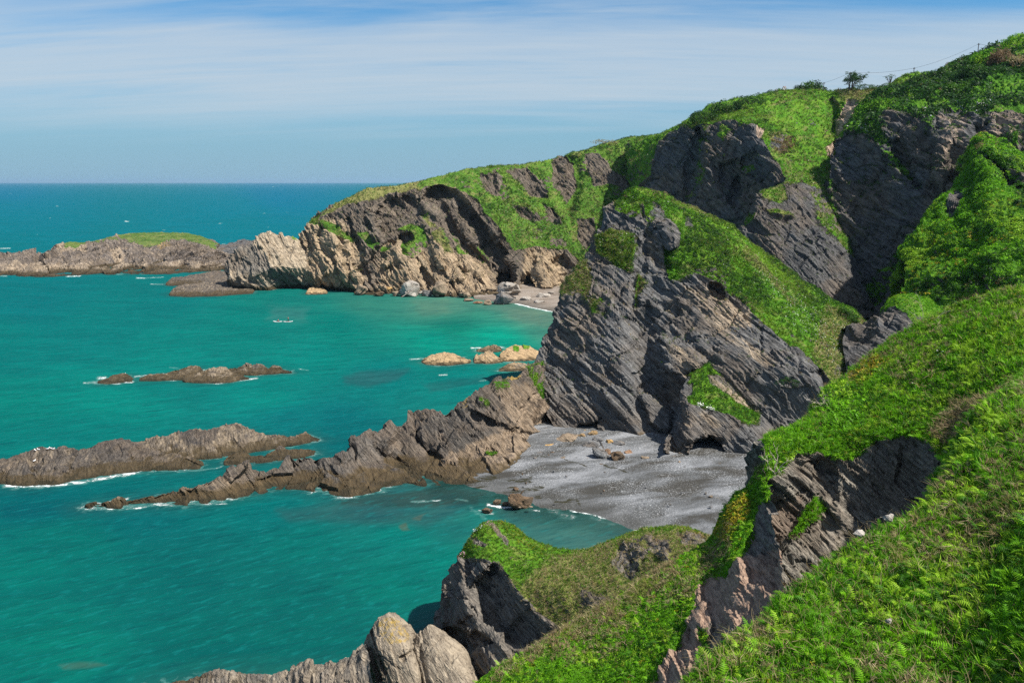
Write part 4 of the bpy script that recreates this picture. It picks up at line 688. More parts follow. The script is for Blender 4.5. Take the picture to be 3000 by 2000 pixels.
land("lower_slope", columns(N2, back=[(-.2, 1.2, -1.2), (-.6, 3, -7), (-1, 6, -25)]), .11, M_BANK, BED_NEAR, .3, base_grass=1,
 push=[([(1990, 1760), (2020, 1760), (2010, 1830), (1960, 1900), (1930, 2010), (1880, 2010), (1940, 1880)], .12, 10), ([(2080, 1700), (2170, 1660), (2250, 1600), (2300, 1700), (2200, 1850), (2100, 1870), (2060, 1830)], .3, 16)],
 zones=[('-', [(2040, 1720), (2070, 1690), (2130, 1690), (2170, 1640), (2196, 1570), (2222, 1480), (2330, 1440), (2330, 1600), (2300, 1760), (2160, 1870), (2070, 1960), (2040, 2080), (1900, 2100), (1915, 2010), (1985, 1890), (2025, 1800)], 7, 0), ('-', [(1930, 1990), (1975, 1930), (2040, 1930), (2030, 2100), (1900, 2100)], 6, 0), ('+', [(2050, 1840), (2075, 1860), (2060, 1960), (2045, 2010), (2050, 1930)], 5, .7)],
 warm=[('+', [(2030, 1690), (2120, 1680), (2110, 1760), (2075, 1860), (2040, 2100), (1880, 2100), (1925, 2000), (1990, 1890), (2020, 1800)], 10, 1.5), ('+', [(2080, 1640), (2320, 1600), (2300, 1800), (2100, 1880)], 16, .9)], dry=[('+', [(1640, 1850), (1980, 1640), (2000, 1670), (1700, 1860), (1480, 1990)], 10, .7)], ledge=0, seed=62, jit=4, gamp=.55, amp=.7, base_dry=.0, holes=0,
 label="lower grassy bank with a bare brown path down its right side", cat="slope")
N1 = [[(1990, 2080, 17.5), (2080, 2300, 'z', 37.97), (2200, 2900, 'z', 37.02)], [(2060, 2000, 18.4), (2150, 2200, 'z', 38.08), (2280, 2900, 'z', 37.13)], [(2110, 1932, 19.2), (2210, 2120, 'z', 38.20), (2340, 2900, 'z', 37.25)], [(2200, 1868, 20.0), (2300, 2040, 'z', 38.33), (2430, 2900, 'z', 37.38)], [(2330, 1768, 21.0), (2430, 1950, 'z', 38.74), (2540, 2900, 'z', 37.79)], [(2382, 1718, 21.8), (2490, 1890, 'z', 38.83), (2600, 2900, 'z', 37.88)], [(2450, 1650, 22.6), (2560, 1820, 'z', 39.14), (2670, 2900, 'z', 38.19)], [(2530, 1600, 23.2), (2640, 1770, 'z', 39.38), (2750, 2900, 'z', 38.43)], [(2600, 1556, 23.8), (2710, 1720, 'z', 39.59), (2830, 2900, 'z', 38.64)], [(2700, 1500, 24.4), (2800, 1670, 'z', 39.95), (2920, 2900, 'z', 39.00)], [(2780, 1438, 25.0), (2880, 1610, 'z', 40.39), (3010, 2900, 'z', 39.44)], [(2830, 1380, 25.6), (2940, 1560, 'z', 40.82), (3090, 2900, 'z', 39.87)], [(2858, 1330, 26.0), (2990, 1500, 'z', 41.25), (3170, 2900, 'z', 40.30)], [(2872, 1265, 27.5), (3040, 1440, 'z', 41.59), (3260, 2900, 'z', 40.79)], [(2900, 1200, 28.8), (3090, 1380, 'z', 42.00), (3350, 2900, 'z', 41.20)], [(2955, 1150, 30.0), (3150, 1330, 'z', 42.31), (3450, 2900, 'z', 41.51)], [(3010, 1112, 31.2), (3230, 1290, 'z', 42.51), (3600, 2900, 'z', 41.71)], [(3200, 1040, 33.0), (3400, 1240, 'z', 43.09), (3800, 2900, 'z', 42.29)], [(3600, 960, 34.0), (3800, 1200, 'z', 44.01), (4200, 2900, 'z', 43.21)]]
land("bracken_bank", columns(N1, back=[(-.2, .8, -.8), (-.5, 1.8, -4), (-.9, 3.5, -16)]), .08, M_NEAR, BED_NEAR, .3, base_grass=1, ledge=0, seed=63, jit=3, gamp=.5, amp=.4, base_dry=.25, holes=0,
 label="nearest bank thick with bracken and dead stems, bottom right", cat="slope")
# ---- beaches
def beach_mat(name, a, b, c):
    n = NT(name)
    f = n.frame((.96, .28, 0), (-.28, .96, 0), (0, 0, 1), .07, .16, .1)
    g = n.noise(f, 1.0, 5, .6, .4); h = n.noise(n.pos, 3.5, 4, .7); pb = n.noise(n.pos, 4.2, 3, .75)
    col = n.ramp(n.math('ADD', n.math('MULTIPLY', g, .8), n.math('MULTIPLY', h, .2)), [(.42, a), (.5, b), (.60, c)])
    sp_ = n.math('MULTIPLY', n.rng(pb, .56, .66), n.rng(n.noise(n.pos, .12, 3, .6), .36, .58))
    col = n.mix(n.math('MULTIPLY', sp_, .85), col, (.50, .51, .52))
    col = n.mix(n.rng(pb, .40, .33, 0, .6), col, (.03, .03, .03))
    z = n.N.new('ShaderNodeSeparateXYZ'); n.L.new(n.pos, z.inputs[0])
    col = n.mix(n.rng(z.outputs[2], .55, .12, 0, .62), col, (.045, .045, .04))
    col = n.mix(n.rng(n.math('ADD', n.attr('weed'), n.math('MULTIPLY', n.math('SUBTRACT', n.noise(n.frame((1, 0, 0), (0, 1, 0), (0, 0, 1), .35, .9, .5), 1, 7, .72, .8), .5), 3.2)), .58, .75, 0, .92), col, (.022, .02, .006))
    n.L.new(col, n.b.inputs['Base Color']); n.L.new(n.bump(n.math('ADD', h, pb), .25, .7), n.b.inputs['Normal']); n.b.inputs['Roughness'].default_value = .75
    return n.m
def beach(name, rows, res, mat, label, weed=()):
    V = loft(np.array([[np.array(Z(*q)) for q in r] for r in rows]), res)
    V[..., 2] += fbm(V, .18, 4, .55, off=3) * .16
    u, v = proj(V); w = np.zeros(u.shape)
    for line, r in weed: w = np.maximum(w, .8 * sstep(r * 2.2, 0, ldist(u + fbm(V, .3, 3, off=9) * 14, v + fbm(V, .3, 3, off=19) * 8, line)))
    o = link(name, rawmesh(name, V, gridfaces(*V.shape[:2]), True, weed=w.ravel()), mat)
    tag(o, label, "beach", None, "structure")
beach("beach", [[(1330, 1300, 1.0), (1480, 1250, 1.6), (1650, 1235, 2.0), (1800, 1230, 2.2), (1950, 1250, 2.3), (2100, 1280, 2.4), (2300, 1290, 2.6), (2520, 1290, 3)],
 [(1300, 1370, .0), (1440, 1330, .8), (1620, 1310, 1.3), (1800, 1310, 1.4), (1950, 1330, 1.5), (2100, 1345, 1.6), (2300, 1345, 1.8), (2520, 1345, 2.2)],
 [(1260, 1440, -.5), (1400, 1420, .12), (1580, 1410, .5), (1780, 1410, .75), (1950, 1420, .9), (2100, 1430, 1.0), (2300, 1440, 1.2), (2500, 1450, 1.5)],
 [(1240, 1475, -.9), (1390, 1462, -.3), (1560, 1488, -.06), (1720, 1500, .08), (1840, 1525, .12), (1990, 1570, .2), (2200, 1640, .3), (2480, 1700, .5)],
 [(1220, 1540, -.8), (1380, 1540, -.7), (1550, 1560, -.6), (1720, 1570, -.55), (1840, 1590, -.5), (1990, 1640, -.4), (2180, 1720, -.3), (2450, 1800, 0)],
 [(1200, 1640, -2), (1380, 1640, -2), (1550, 1660, -2), (1720, 1670, -2), (1840, 1690, -2), (1990, 1740, -1.6), (2180, 1800, -1.2), (2450, 1900, -.8)]], .3,
 beach_mat("grey_shingle", (.045, .043, .038), (.098, .103, .108), (.21, .218, .232)), "grey shingle beach in the small cove below the slate headland",
 weed=[([(1360, 1415), (1440, 1398)], 13), ([(1490, 1410), (1550, 1405)], 8), ([(1490, 1436), (1590, 1425)], 7), ([(1420, 1452), (1480, 1448)], 6), ([(1560, 1448), (1580, 1452)], 7), ([(1390, 1432), (1450, 1425)], 4), ([(1620, 1470), (1690, 1462), (1700, 1480)], 6), ([(1560, 1332), (1600, 1338), (1640, 1343)], 2), ([(1660, 1346), (1720, 1365)], 2), ([(1770, 1363), (1800, 1368), (1860, 1388)], 2)])
beach("far_beach", [[(1380, 846, 2.2), (1470, 838, 2.4), (1560, 832, 2.6), (1680, 825, 2.8), (1800, 815, 3.0)], [(1385, 862, .8), (1470, 858, 1.0), (1560, 855, 1.3), (1680, 848, 1.7), (1800, 845, 2.0)], [(1390, 876, .0), (1470, 886, .05), (1520, 888, .1), (1600, 905, .15), (1760, 930, .3)], [(1390, 890, -1), (1470, 898, -1), (1520, 902, -1), (1590, 925, -1), (1740, 960, -1)]], .6,
 beach_mat("brown_sand", (.16, .13, .105), (.20, .165, .135), (.25, .21, .175)), "brown sand beach at the head of the far bay")

# ---- the sea
def sea():
    vs = np.concatenate([np.linspace(536, 545, 30), np.linspace(546, 700, 110), np.linspace(701.5, 1700, 620), np.linspace(1704, 2600, 200)])
    us = np.linspace(-900, 3300, 900)
    U, Vv = np.meshgrid(us, vs)
    dy = -(Vv - 1000) / F; t = -HCAM / (-sp + dy * cp)
    V = np.stack([(U - 1500) / F * t, (cp + dy * sp) * t, np.zeros_like(t)], 2)
    # colour of the water over sand, deep water and weed, placed on the sea
    smp = [(0, 560, (0, .155, .275)), (800, 560, (0, .155, .275)), (0, 620, (0, .165, .235)), (700, 620, (0, .167, .24)), (0, 660, (0, .162, .21)), (700, 660, (0, .162, .21)), (0, 740, (0, .155, .18)), (100, 860, (0, .145, .155)), (450, 860, (0, .15, .145)), (800, 880, (.005, .17, .14)), (1100, 880, (.03, .19, .14)), (1300, 900, (.075, .22, .155)), (1550, 910, (.10, .21, .15)), (1600, 960, (.05, .20, .14)),
           (1330, 950, (0, .165, .115)), (1450, 985, (0, .30, .205)), (1480, 1000, (0, .28, .19)), (1250, 1000, (0, .25, .18)), (1000, 960, (0, .175, .14)), (700, 960, (0, .165, .14)), (300, 960, (0, .155, .145)), (0, 1000, (0, .16, .145)), (500, 1030, (0, .19, .16)), (900, 1050, (0, .19, .16)), (1150, 1090, (.0, .15, .145)), (1350, 1110, (0, .165, .15)), (800, 1160, (0, .205, .17)), (300, 1180, (0, .19, .155)), (50, 1200, (0, .175, .14)),
           (1000, 1230, (0, .12, .13)), (850, 1220, (0, .14, .145)), (300, 1270, (0, .18, .15)), (600, 1385, (0, .12, .115)), (1000, 1300, (0, .1, .11)), (100, 1460, (0, .10, .11)), (400, 1500, (0, .11, .115)), (800, 1500, (0, .13, .125)), (1100, 1480, (.015, .105, .11)), (1300, 1460, (.025, .10, .10)), (1150, 1560, (0, .175, .14)), (1400, 1520, (.01, .16, .13)), (1600, 1530, (.05, .15, .125)), (1750, 1560, (.06, .155, .13)), (1850, 1570, (.085, .15, .125)), (1500, 1490, (.04, .12, .11)),
           (900, 1600, (0, .14, .115)), (200, 1600, (0, .125, .105)), (50, 1700, (0, .135, .11)), (500, 1720, (0, .105, .095)), (900, 1750, (0, .11, .095)), (1150, 1700, (0, .14, .11)), (100, 1900, (0, .155, .115)), (600, 1900, (0, .105, .09)), (900, 1850, (0, .105, .09)), (1300, 1640, (0, .16, .125)), (-500, 1500, (0, .11, .11)), (-500, 1000, (0, .15, .14)), (-500, 2000, (0, .13, .1)), (1200, 2100, (0, .105, .09)), (0, 2200, (0, .13, .1))]
    au = U + fbm(V, .02, 3, off=4) * 45; av = Vv + fbm(V, .02, 3, off=14) * 18
    num = np.zeros(U.shape + (3,)); den = np.zeros(U.shape)
    for su, sv, c in smp:
        h2 = ((au - su) / 1.9) ** 2 + ((av - sv) * 1.0) ** 2
        w = 1.0 / (h2 + 500) ** 1.7; num += w[..., None] * np.array(c); den += w
    C = num / den[..., None] * .67
    def blot(poly, c, soft, a):
        nonlocal C
        m = (sstep(-soft, soft, sdist(U + fbm(V, .12, 4, .6, off=2) * 26, Vv + fbm(V, .12, 4, .6, off=12) * 9, poly)) * a)[..., None]; C = C * (1 - m) + np.array(c) * m
    blot([(1010, 1105), (1080, 1085), (1200, 1080), (1160, 1110), (1080, 1130), (1020, 1125)], (0.019, 0.062, 0.068), 10, .6)
    blot([(1230, 1125), (1420, 1100), (1400, 1120), (1250, 1150)], (0.012, 0.068, 0.071), 8, .5)
    blot([(820, 1495), (1050, 1470), (1200, 1500), (1330, 1500), (1250, 1545), (1050, 1530), (850, 1520)], (0.019, 0.053, 0.053), 16, .6)
    blot([(1000, 1462), (1300, 1430), (1420, 1440), (1400, 1480), (1200, 1490), (1000, 1480)], (0.019, 0.031, 0.025), 8, .75)
    blot([(160, 1944), (230, 1938), (310, 1946), (250, 1958), (180, 1960)], (.05, .085, .055), 5, .5)
    blot([(1160, 1540), (1180, 1535), (1190, 1552), (1168, 1555)], (0.074, 0.074, 0.037), 4, .6); blot([(1200, 1520), (1240, 1505), (1230, 1525)], (0.074, 0.074, 0.043), 4, .5)
    blot([(0, 1480), (250, 1470), (330, 1495), (200, 1510), (0, 1520)], (0.000, 0.043, 0.056), 16, .5)
    blot([(800, 900), (900, 905), (890, 940), (790, 935)], (0.037, 0.124, 0.112), 14, .45)
    blot([(1200, 880), (1320, 870), (1310, 915), (1240, 925)], (0.074, 0.136, 0.093), 12, .4)
    blot([(1400, 870), (1560, 900), (1640, 925), (1600, 960), (1480, 915), (1400, 895)], (0.099, 0.149, 0.105), 14, .5)
    blot([(-200, 1236), (260, 1225), (700, 1290), (960, 1300), (960, 1360), (600, 1380), (640, 1330), (300, 1285), (-200, 1330)], (0.000, 0.074, 0.074), 12, .35)
    foam = np.zeros(U.shape); shore = [(1300, 1410), (1400, 1430), (1480, 1462), (1560, 1484), (1720, 1500), (1840, 1525), (1990, 1570), (2200, 1640)]
    clear = sstep(75, 0, ldist(U, Vv, shore))
    def fo(line, r, a=1.0):
        nonlocal foam
        foam = np.maximum(foam, a * sstep(r * 1.5, 0, ldist(U, Vv, line)))
    for l, r, a in (([(285, 1108), (310, 1106)], 6, 1), ([(246, 1122), (290, 1118), (340, 1124), (390, 1118)], 4, .95), ([(395, 1103), (430, 1100), (480, 1095)], 4, .95), ([(470, 1112), (520, 1112), (560, 1104)], 5, 1), ([(560, 1118), (640, 1123), (720, 1112), (755, 1107)], 4, .95), ([(592, 1084), (640, 1077)], 3, .8), ([(495, 1076), (530, 1080)], 3, .6), ([(845, 1090), (862, 1084)], 3, .8), ([(876, 1080), (905, 1085)], 2.5, .8),
                    ([(-40, 1400), (0, 1405), (25, 1420)], 12, 1), ([(10, 1424), (130, 1424), (240, 1412), (330, 1395), (430, 1372)], 8, 1), ([(360, 1392), (405, 1380), (432, 1372)], 8, 1.1), ([(585, 1344), (620, 1338), (690, 1330)], 3, .9), ([(520, 1382), (590, 1376), (640, 1370), (655, 1362)], 3, .75), ([(720, 1320), (760, 1317)], 3, .8), ([(870, 1292), (920, 1293)], 3, .8),
                    ([(290, 1480), (330, 1466), (375, 1460)], 5, 1), ([(370, 1490), (400, 1488), (450, 1480)], 4, .9), ([(470, 1466), (510, 1460)], 3.5, .8), ([(540, 1470), (580, 1472)], 3, .7), ([(630, 1476), (665, 1474)], 3.5, .8), ([(1005, 1455), (1035, 1456)], 5, 1.0), ([(1205, 1470), (1290, 1465)], 5, .8), ([(1335, 1462), (1370, 1466)], 4, .75), ([(1430, 1478), (1475, 1486), (1500, 1484)], 7, 1.1), ([(1500, 1484), (1580, 1496)], 5, .8), ([(1405, 1495), (1420, 1505), (1445, 1503)], 6, .85), ([(1610, 1490), (1650, 1510), (1680, 1515)], 14, .75),
                    ([(1670, 1494), (1740, 1508), (1800, 1524), (1850, 1545), (1875, 1560)], 6, 1.1), ([(1380, 1490), (1420, 1515)], 10, .6), ([(1730, 1515), (1800, 1535)], 8, .65),
                    ([(1510, 888), (1550, 897), (1600, 908), (1650, 914), (1700, 920)], 6, 1.15), ([(1400, 870), (1450, 873)], 3, .9), ([(1372, 885), (1400, 882)], 2, .7), ([(1190, 862), (1220, 866)], 2.5, .7),
                    ([(1200, 1052), (1240, 1050)], 4, .85), ([(1380, 1020), (1410, 1018)], 4, 1), ([(1395, 1030), (1420, 1028)], 3, .8), ([(1455, 1015), (1485, 1020)], 4, .9), ([(1350, 1045), (1370, 1046)], 2, .7), ([(1475, 1062), (1560, 1055)], 4, .8), ([(1285, 1098), (1310, 1097)], 3.5, 1), ([(1405, 1116), (1425, 1113)], 3, .8),
                    ([(195, 810), (235, 808)], 3, 1), ([(0, 808), (20, 809)], 3, .8), ([(340, 804), (360, 803)], 2.5, .8), ([(505, 798), (520, 799)], 4, 1), ([(400, 814), (425, 815)], 3, 1), ([(430, 814), (480, 812)], 2, .8), ([(440, 832), (480, 833)], 2.5, .8), ([(520, 838), (575, 838)], 2, .7), ([(0, 728), (30, 727)], 3, .9), ([(160, 742), (110, 742)], 2.5, .7), ([(650, 715), (660, 714)], 2, .8), ([(640, 655), (650, 654)], 2, .8), ([(366, 648), (378, 649)], 2.5, 1), ([(820, 1005), (825, 1005)], 2, .5), ([(800, 942), (815, 945)], 2, .5)):
        fo(l, r, a)
    # thin wash and darker water close round every rock
    x0, y0, cs = -260.0, 60.0, .5; H2 = np.full((940, 900), 99.0, np.float32); occ = np.zeros(H2.shape, bool)
    for k_, L_ in LAND.items():
        W_ = L_['V']; m = (np.abs(W_[..., 2]) < .35) & (np.abs(W_[..., 0] + 35) < 220) & (W_[..., 1] > 62) & (W_[..., 1] < 525)
        occ[((W_[..., 1][m] - y0) / cs).astype(int), ((W_[..., 0][m] - x0) / cs).astype(int)] = True
    cur = occ.copy(); H2[occ] = 0
    for i_ in range(1, 10):
        nx = cur.copy(); nx[1:] |= cur[:-1]; nx[:-1] |= cur[1:]; nx[:, 1:] |= cur[:, :-1]; nx[:, :-1] |= cur[:, 1:]; H2[nx & ~cur] = i_ * cs; cur = nx
    iy = np.clip(((V[..., 1] - y0) / cs), 0, 938); ix = np.clip(((V[..., 0] - x0) / cs), 0, 898); ok = (V[..., 1] > 62) & (V[..., 1] < 525) & (V[..., 0] > -258) & (V[..., 0] < 188)
    dsh = np.where(ok, H2[iy.astype(int), ix.astype(int)], 99.0)
    brk = sstep(-.25, .35, fbm(V, .08, 3, off=33))
    foam = np.maximum(foam, np.exp(-dsh / 1.25) * (.28 + .46 * brk))
    near = (np.exp(-dsh / 2.2) * .55 * sstep(560, 640, Vv))[..., None]; C = C * (1 - near) + np.array((.016, .048, .042)) * near
    for _ in range(26):
        a_, b_ = rng.uniform(0, 950), 545 + rng.uniform(0, 1) ** 1.3 * 180; q = rng.uniform(2, 7); fo([(a_, b_), (a_ + q, b_ + .4)], rng.uniform(.7, 1.3), rng.uniform(.5, 1))
    n = NT("sea_water")
    # wind ripples; their highlights and dark sides are also painted into the colour
    w1 = n.noise(n.frame((.92, .39, 0), (-.39, .92, 0), (0, 0, 1), .10, .30, .1), 1, 5, .6, .3); w2 = n.noise(n.frame((.8, .6, 0), (-.6, .8, 0), (0, 0, 1), .45, 1.1, .3), 1, 4, .6)
    w3 = n.noise(n.frame((.97, -.22, 0), (.22, .97, 0), (0, 0, 1), .022, .07, .1), 1, 5, .6, .5)
    col = n.attr('seacol', 'Color')
    col = n.mix(n.rng(w3, .38, .64, .24, 0), col, (0, .045, .05))
    col = n.mix(n.rng(w1, .36, .60, .24, 0), col, (0, .035, .042))
    w5 = n.noise(n.frame((.9, .43, 0), (-.43, .9, 0), (0, 0, 1), .22, .9, .2), 1, 6, .7, .4)
    col = n.mix(n.rng(w5, .50, .34, 0, .34), col, (0, .03, .038))
    col = n.mix(n.rng(w2, .52, .68, 0, .22), col, (.005, .18, .175))
    fx = n.math('MULTIPLY_ADD', n.math('SUBTRACT', n.noise(n.frame((1, 0, 0), (0, 1, 0), (0, 0, 1), .5, .75, .5), 1, 8, .78, .8), .5), 2.6, n.math('MULTIPLY', n.attr('foam'), .85))
    fx = n.math('MULTIPLY', fx, n.rng(n.attr('foam'), 0, .25))
    fm = n.rng(fx, .66, .98, 0, .95)
    thin = n.rng(fx, .25, .62, 0, .4)
    col = n.mix(thin, col, (.10, .24, .22)); col = n.mix(fm, col, (.80, .84, .84))
    h = n.math('ADD', n.math('MULTIPLY', w1, .9), n.math('ADD', n.math('MULTIPLY', w2, .25), n.math('MULTIPLY', fm, .3)))
    h = n.math('ADD', h, n.math('MULTIPLY', n.noise(n.frame((.88, .47, 0), (-.47, .88, 0), (0, 0, 1), .03, .17, .1), 1, 3, .55, .25), 1.0))
    bn = n.bump(h, .9, .7)
    df = n.N.new('ShaderNodeBsdfDiffuse'); gl = n.N.new('ShaderNodeBsdfGlossy'); tr = n.N.new('ShaderNodeBsdfTransparent'); m1 = n.N.new('ShaderNodeMixShader'); m2 = n.N.new('ShaderNodeMixShader')
    gl.inputs['Roughness'].default_value = .25; m1.inputs[0].default_value = .03
    for x in (df, gl): n.L.new(bn, x.inputs['Normal'])
    n.L.new(col, df.inputs[0]); n.L.new(df.outputs[0], m1.inputs[1]); n.L.new(gl.outputs[0], m1.inputs[2])
    tr.inputs[0].default_value = (.55, .85, .8, 1)
    n.L.new(n.math('MAXIMUM', n.math('SUBTRACT', 1.0, n.math('MULTIPLY', n.attr('clear'), .62)), fm), m2.inputs[0]); n.L.new(tr.outputs[0], m2.inputs[1]); n.L.new(m1.outputs[0], m2.inputs[2])
    n.L.new(m2.outputs[0], n.N['Material Output'].inputs[0]); n.N.remove(n.b)
    o = link("sea", rawmesh("sea", V, gridfaces(*V.shape[:2])[:, ::-1], True, clear=clear.ravel(), seacol=C.reshape(-1, 3), foam=foam.ravel()), n.m)
    tag(o, "turquoise sea with dark weed patches and surf round the rocks", "sea", None, "structure")
sea()

def haze():
    "thin sea air from the shore to the horizon"
    x, y0, y1, z0, z1 = 36000.0, -300.0, 43000.0, -40.0, 150.0
    v = [(a, b, c) for c in (z0, z1) for b in (y0, y1) for a in (-x, x)]; f = [(0, 2, 3, 1), (4, 5, 7, 6), (0, 1, 5, 4), (2, 6, 7, 3), (0, 4, 6, 2), (1, 3, 7, 5)]
    m = bpy.data.materials.new("sea_air"); m.use_nodes = True; N = m.node_tree.nodes; N.clear(); o_ = N.new('ShaderNodeOutputMaterial'); pv = N.new('ShaderNodeVolumePrincipled')
    pv.inputs['Color'].default_value = (.50, .76, 1.0, 1); pv.inputs['Density'].default_value = 2.6e-5; pv.inputs['Anisotropy'].default_value = .3; m.node_tree.links.new(pv.outputs[0], o_.inputs['Volume'])
    o = link("haze", rawmesh("haze", v, f), m); tag(o, "thin pale sea air that softens the horizon", "haze", None, "stuff")
haze()
# ================================================================== plants, stones, people and small things
def leaf_mat(name, trans=.42, rough=.55):
    n = NT(name); c = n.attr('col', 'Color'); n.L.new(c, n.b.inputs['Base Color']); n.b.inputs['Roughness'].default_value = rough
    if trans:
        t = n.N.new('ShaderNodeBsdfTranslucent'); n.L.new(c, t.inputs[0]); m = n.N.new('ShaderNodeMixShader'); m.inputs[0].default_value = trans
        n.L.new(n.b.outputs[0], m.inputs[1]); n.L.new(t.outputs[0], m.inputs[2]); n.L.new(m.outputs[0], n.N['Material Output'].inputs[0])
    return n.m
M_LEAF = leaf_mat("leaves"); M_DRY = leaf_mat("dry_stems", 0, .8)
def plain(name, col, rough=.7, noise=.25, scale=3.0):
    n = NT(name); f = n.noise(n.pos, scale, 4, .6)
    n.L.new(n.mix(n.rng(f, .35, .65), tuple(c * (1 - noise) for c in col), tuple(min(1, c * (1 + noise)) for c in col)), n.b.inputs['Base Color']); n.b.inputs['Roughness'].default_value = rough
    return n.m
def unit(v): return v / (np.linalg.norm(v, axis=-1, keepdims=True) + 1e-9)
def t_leaves(n, r, size, flat=.8, seed=0):
    g = np.random.default_rng(seed); V = []; Fc = []
    for i in range(n):
        d = unit(g.normal(size=3)); d[2] = abs(d[2]) * flat; c = d * g.uniform(.35, 1) ** .5 * r
        a = unit(np.array([*g.normal(size=2), g.normal() * .5])); nn = unit(d + g.normal(size=3) * .5 + [0, 0, .4]); b = unit(np.cross(nn, a)); a = np.cross(b, nn); s = size * g.uniform(.6, 1.25)
        k = len(V); V += [c - a * s, c + b * s * .5, c + a * s, c - b * s * .5]; Fc += [(k, k + 1, k + 2), (k, k + 2, k + 3)]
    V = np.array(V); return V, np.array(Fc), np.repeat(g.uniform(.65, 1.3, n), 4)
def t_tuft(n, spread=.6, w=.035, seed=0, bend=.35):
    g = np.random.default_rng(seed); V = []; Fc = []
    for i in range(n):
        a = g.uniform(0, 6.28); d = np.array([math.cos(a), math.sin(a), 0]); s = np.array([-d[1], d[0], 0]); L = g.uniform(.55, 1); o = d * g.uniform(0, .15); l = spread * g.uniform(.2, 1)
        m = o + d * l * .45 * L + np.array([0, 0, .62 * L]); e = o + d * l * L * (1 + bend) + np.array([0, 0, L * (1 - bend * l)])
        k = len(V); V += [o - s * w, o + s * w, m - s * w * .8, m + s * w * .8, e]; Fc += [(k, k + 1, k + 3), (k, k + 3, k + 2), (k + 2, k + 3, k + 4)]
    return np.array(V), np.array(Fc), np.repeat(g.uniform(.7, 1.25, n), 5)
def t_frond(seed=0, pairs=8):
    g = np.random.default_rng(seed); V = []; Fc = []; bend = g.uniform(.5, 1.0)
    def at(t): return np.array([t * (1 - .15 * t * bend), 0, .75 * t - bend * .75 * t * t])
    for i in range(pairs):
        t = .16 + .84 * i / pairs; t2 = t + .84 / pairs * .85; a, b = at(t), at(t2); L = .36 * (1 - t) ** .75 + .03
        for s in (-1, 1):
            tip = (a + b) / 2 + np.array([L * .35, s * L, -L * .3 + g.normal() * .02]); k = len(V); V += [a, b, tip]; Fc += [(k, k + 1, k + 2)]
    a, b, c = at(0), at(.25), at(1.0); k = len(V); V += [a - [0, .008, 0], a + [0, .008, 0], b, c]; Fc += [(k, k + 1, k + 2), (k, k + 2, k + 3)]
    V = np.array(V); return V, np.array(Fc), np.ones(len(V))
def t_stem(seed=0):
    g = np.random.default_rng(seed); p = np.zeros(3); d = unit(np.array([g.normal() * .5, g.normal() * .5, 1.0])); V = []; Fc = []; w = .009
    pts = [p.copy()]
    for i in range(5): d = unit(d + g.normal(size=3) * .28 + [0, 0, -.12 * i]); p = p + d * .2; pts.append(p.copy())
    for i, q in enumerate(pts):
        r = w * (1 - i / 7); V += [q + [r, 0, 0], q + [-r * .5, r * .87, 0], q + [-r * .5, -r * .87, 0]]
    for i in range(5):
        for j in range(3): a = i * 3 + j; b = i * 3 + (j + 1) % 3; Fc += [(a, b, b + 3), (a, b + 3, a + 3)]
    return np.array(V), np.array(Fc), np.ones(len(V))
T_LEAF = [t_leaves(14, .9, .34, seed=i) for i in range(5)]
T_FINE = [t_leaves(24, .95, .22, seed=20 + i) for i in range(4)]
T_TUFT = [t_tuft(9, seed=i) for i in range(5)]; T_LONG = [t_tuft(12, .95, .022, seed=40 + i, bend=.6) for i in range(4)]
T_FROND = [t_frond(i) for i in range(6)]; T_STEM = [t_stem(i) for i in range(8)]
def instances(T, pos, nrm, scale, col, tilt=.35, zs=None):
    "many turned and scaled copies of plant templates as one vertex, face and colour array"
    n = len(pos); which = rng.integers(0, len(T), n); VV = []; FF = []; CC = []; o = 0
    up = unit(nrm * .55 + np.array([0, 0, .6]) + rng.normal(size=(n, 3)) * tilt)
    ang = rng.uniform(0, 6.283, n); r = np.stack([np.cos(ang), np.sin(ang), np.zeros(n)], 1); e1 = unit(r - up * np.sum(r * up, 1, keepdims=True)); e2 = np.cross(up, e1)
    for k, (tv, tf, ts) in enumerate(T):
        m = np.nonzero(which == k)[0]
        if not len(m): continue
        s = scale[m][:, None, None]
        V = pos[m][:, None, :] + s * (tv[None, :, 0:1] * e1[m][:, None, :] + tv[None, :, 1:2] * e2[m][:, None, :] + tv[None, :, 2:3] * up[m][:, None, :])
        VV.append(V.reshape(-1, 3)); FF.append((tf[None] + (np.arange(len(m)) * len(tv))[:, None, None] + o).reshape(-1, 3)); o += len(m) * len(tv)
        CC.append(np.clip(col[m][:, None, :] * ts[None, :, None], 0, 1).reshape(-1, 3))
    return np.concatenate(VV), np.concatenate(FF), np.concatenate(CC)
def pick(name, n, thr=.55, view=(-150, 3180, -200, 2160), poly=None, where=None):
    "n random places on the turf of a landform"
    L = LAND[name]; V = L['V']; g = L['g']
    a = np.linalg.norm(np.cross(V[1:, :-1] - V[:-1, :-1], V[:-1, 1:] - V[:-1, :-1]), axis=2)
    u, v = proj(V[:-1, :-1]); w = a * (g[:-1, :-1] > thr) * (u > view[0]) * (u < view[1]) * (v > view[2]) * (v < view[3])
    if poly is not None:
        w = w * np.max([sstep(-12, 12, sdist(u, v, q)) for q in poly], axis=0)
    if where is not None: w = w * where(V[:-1, :-1], L)
    w = w.ravel(); w = w / w.sum(); i = rng.choice(len(w), n, p=w); y, x = np.unravel_index(i, a.shape); s, t = rng.uniform(size=(2, n, 1))
    p = V[y, x] + (V[y, x + 1] - V[y, x]) * s + (V[y + 1, x] - V[y, x]) * t
    return p, L['N'][y, x]
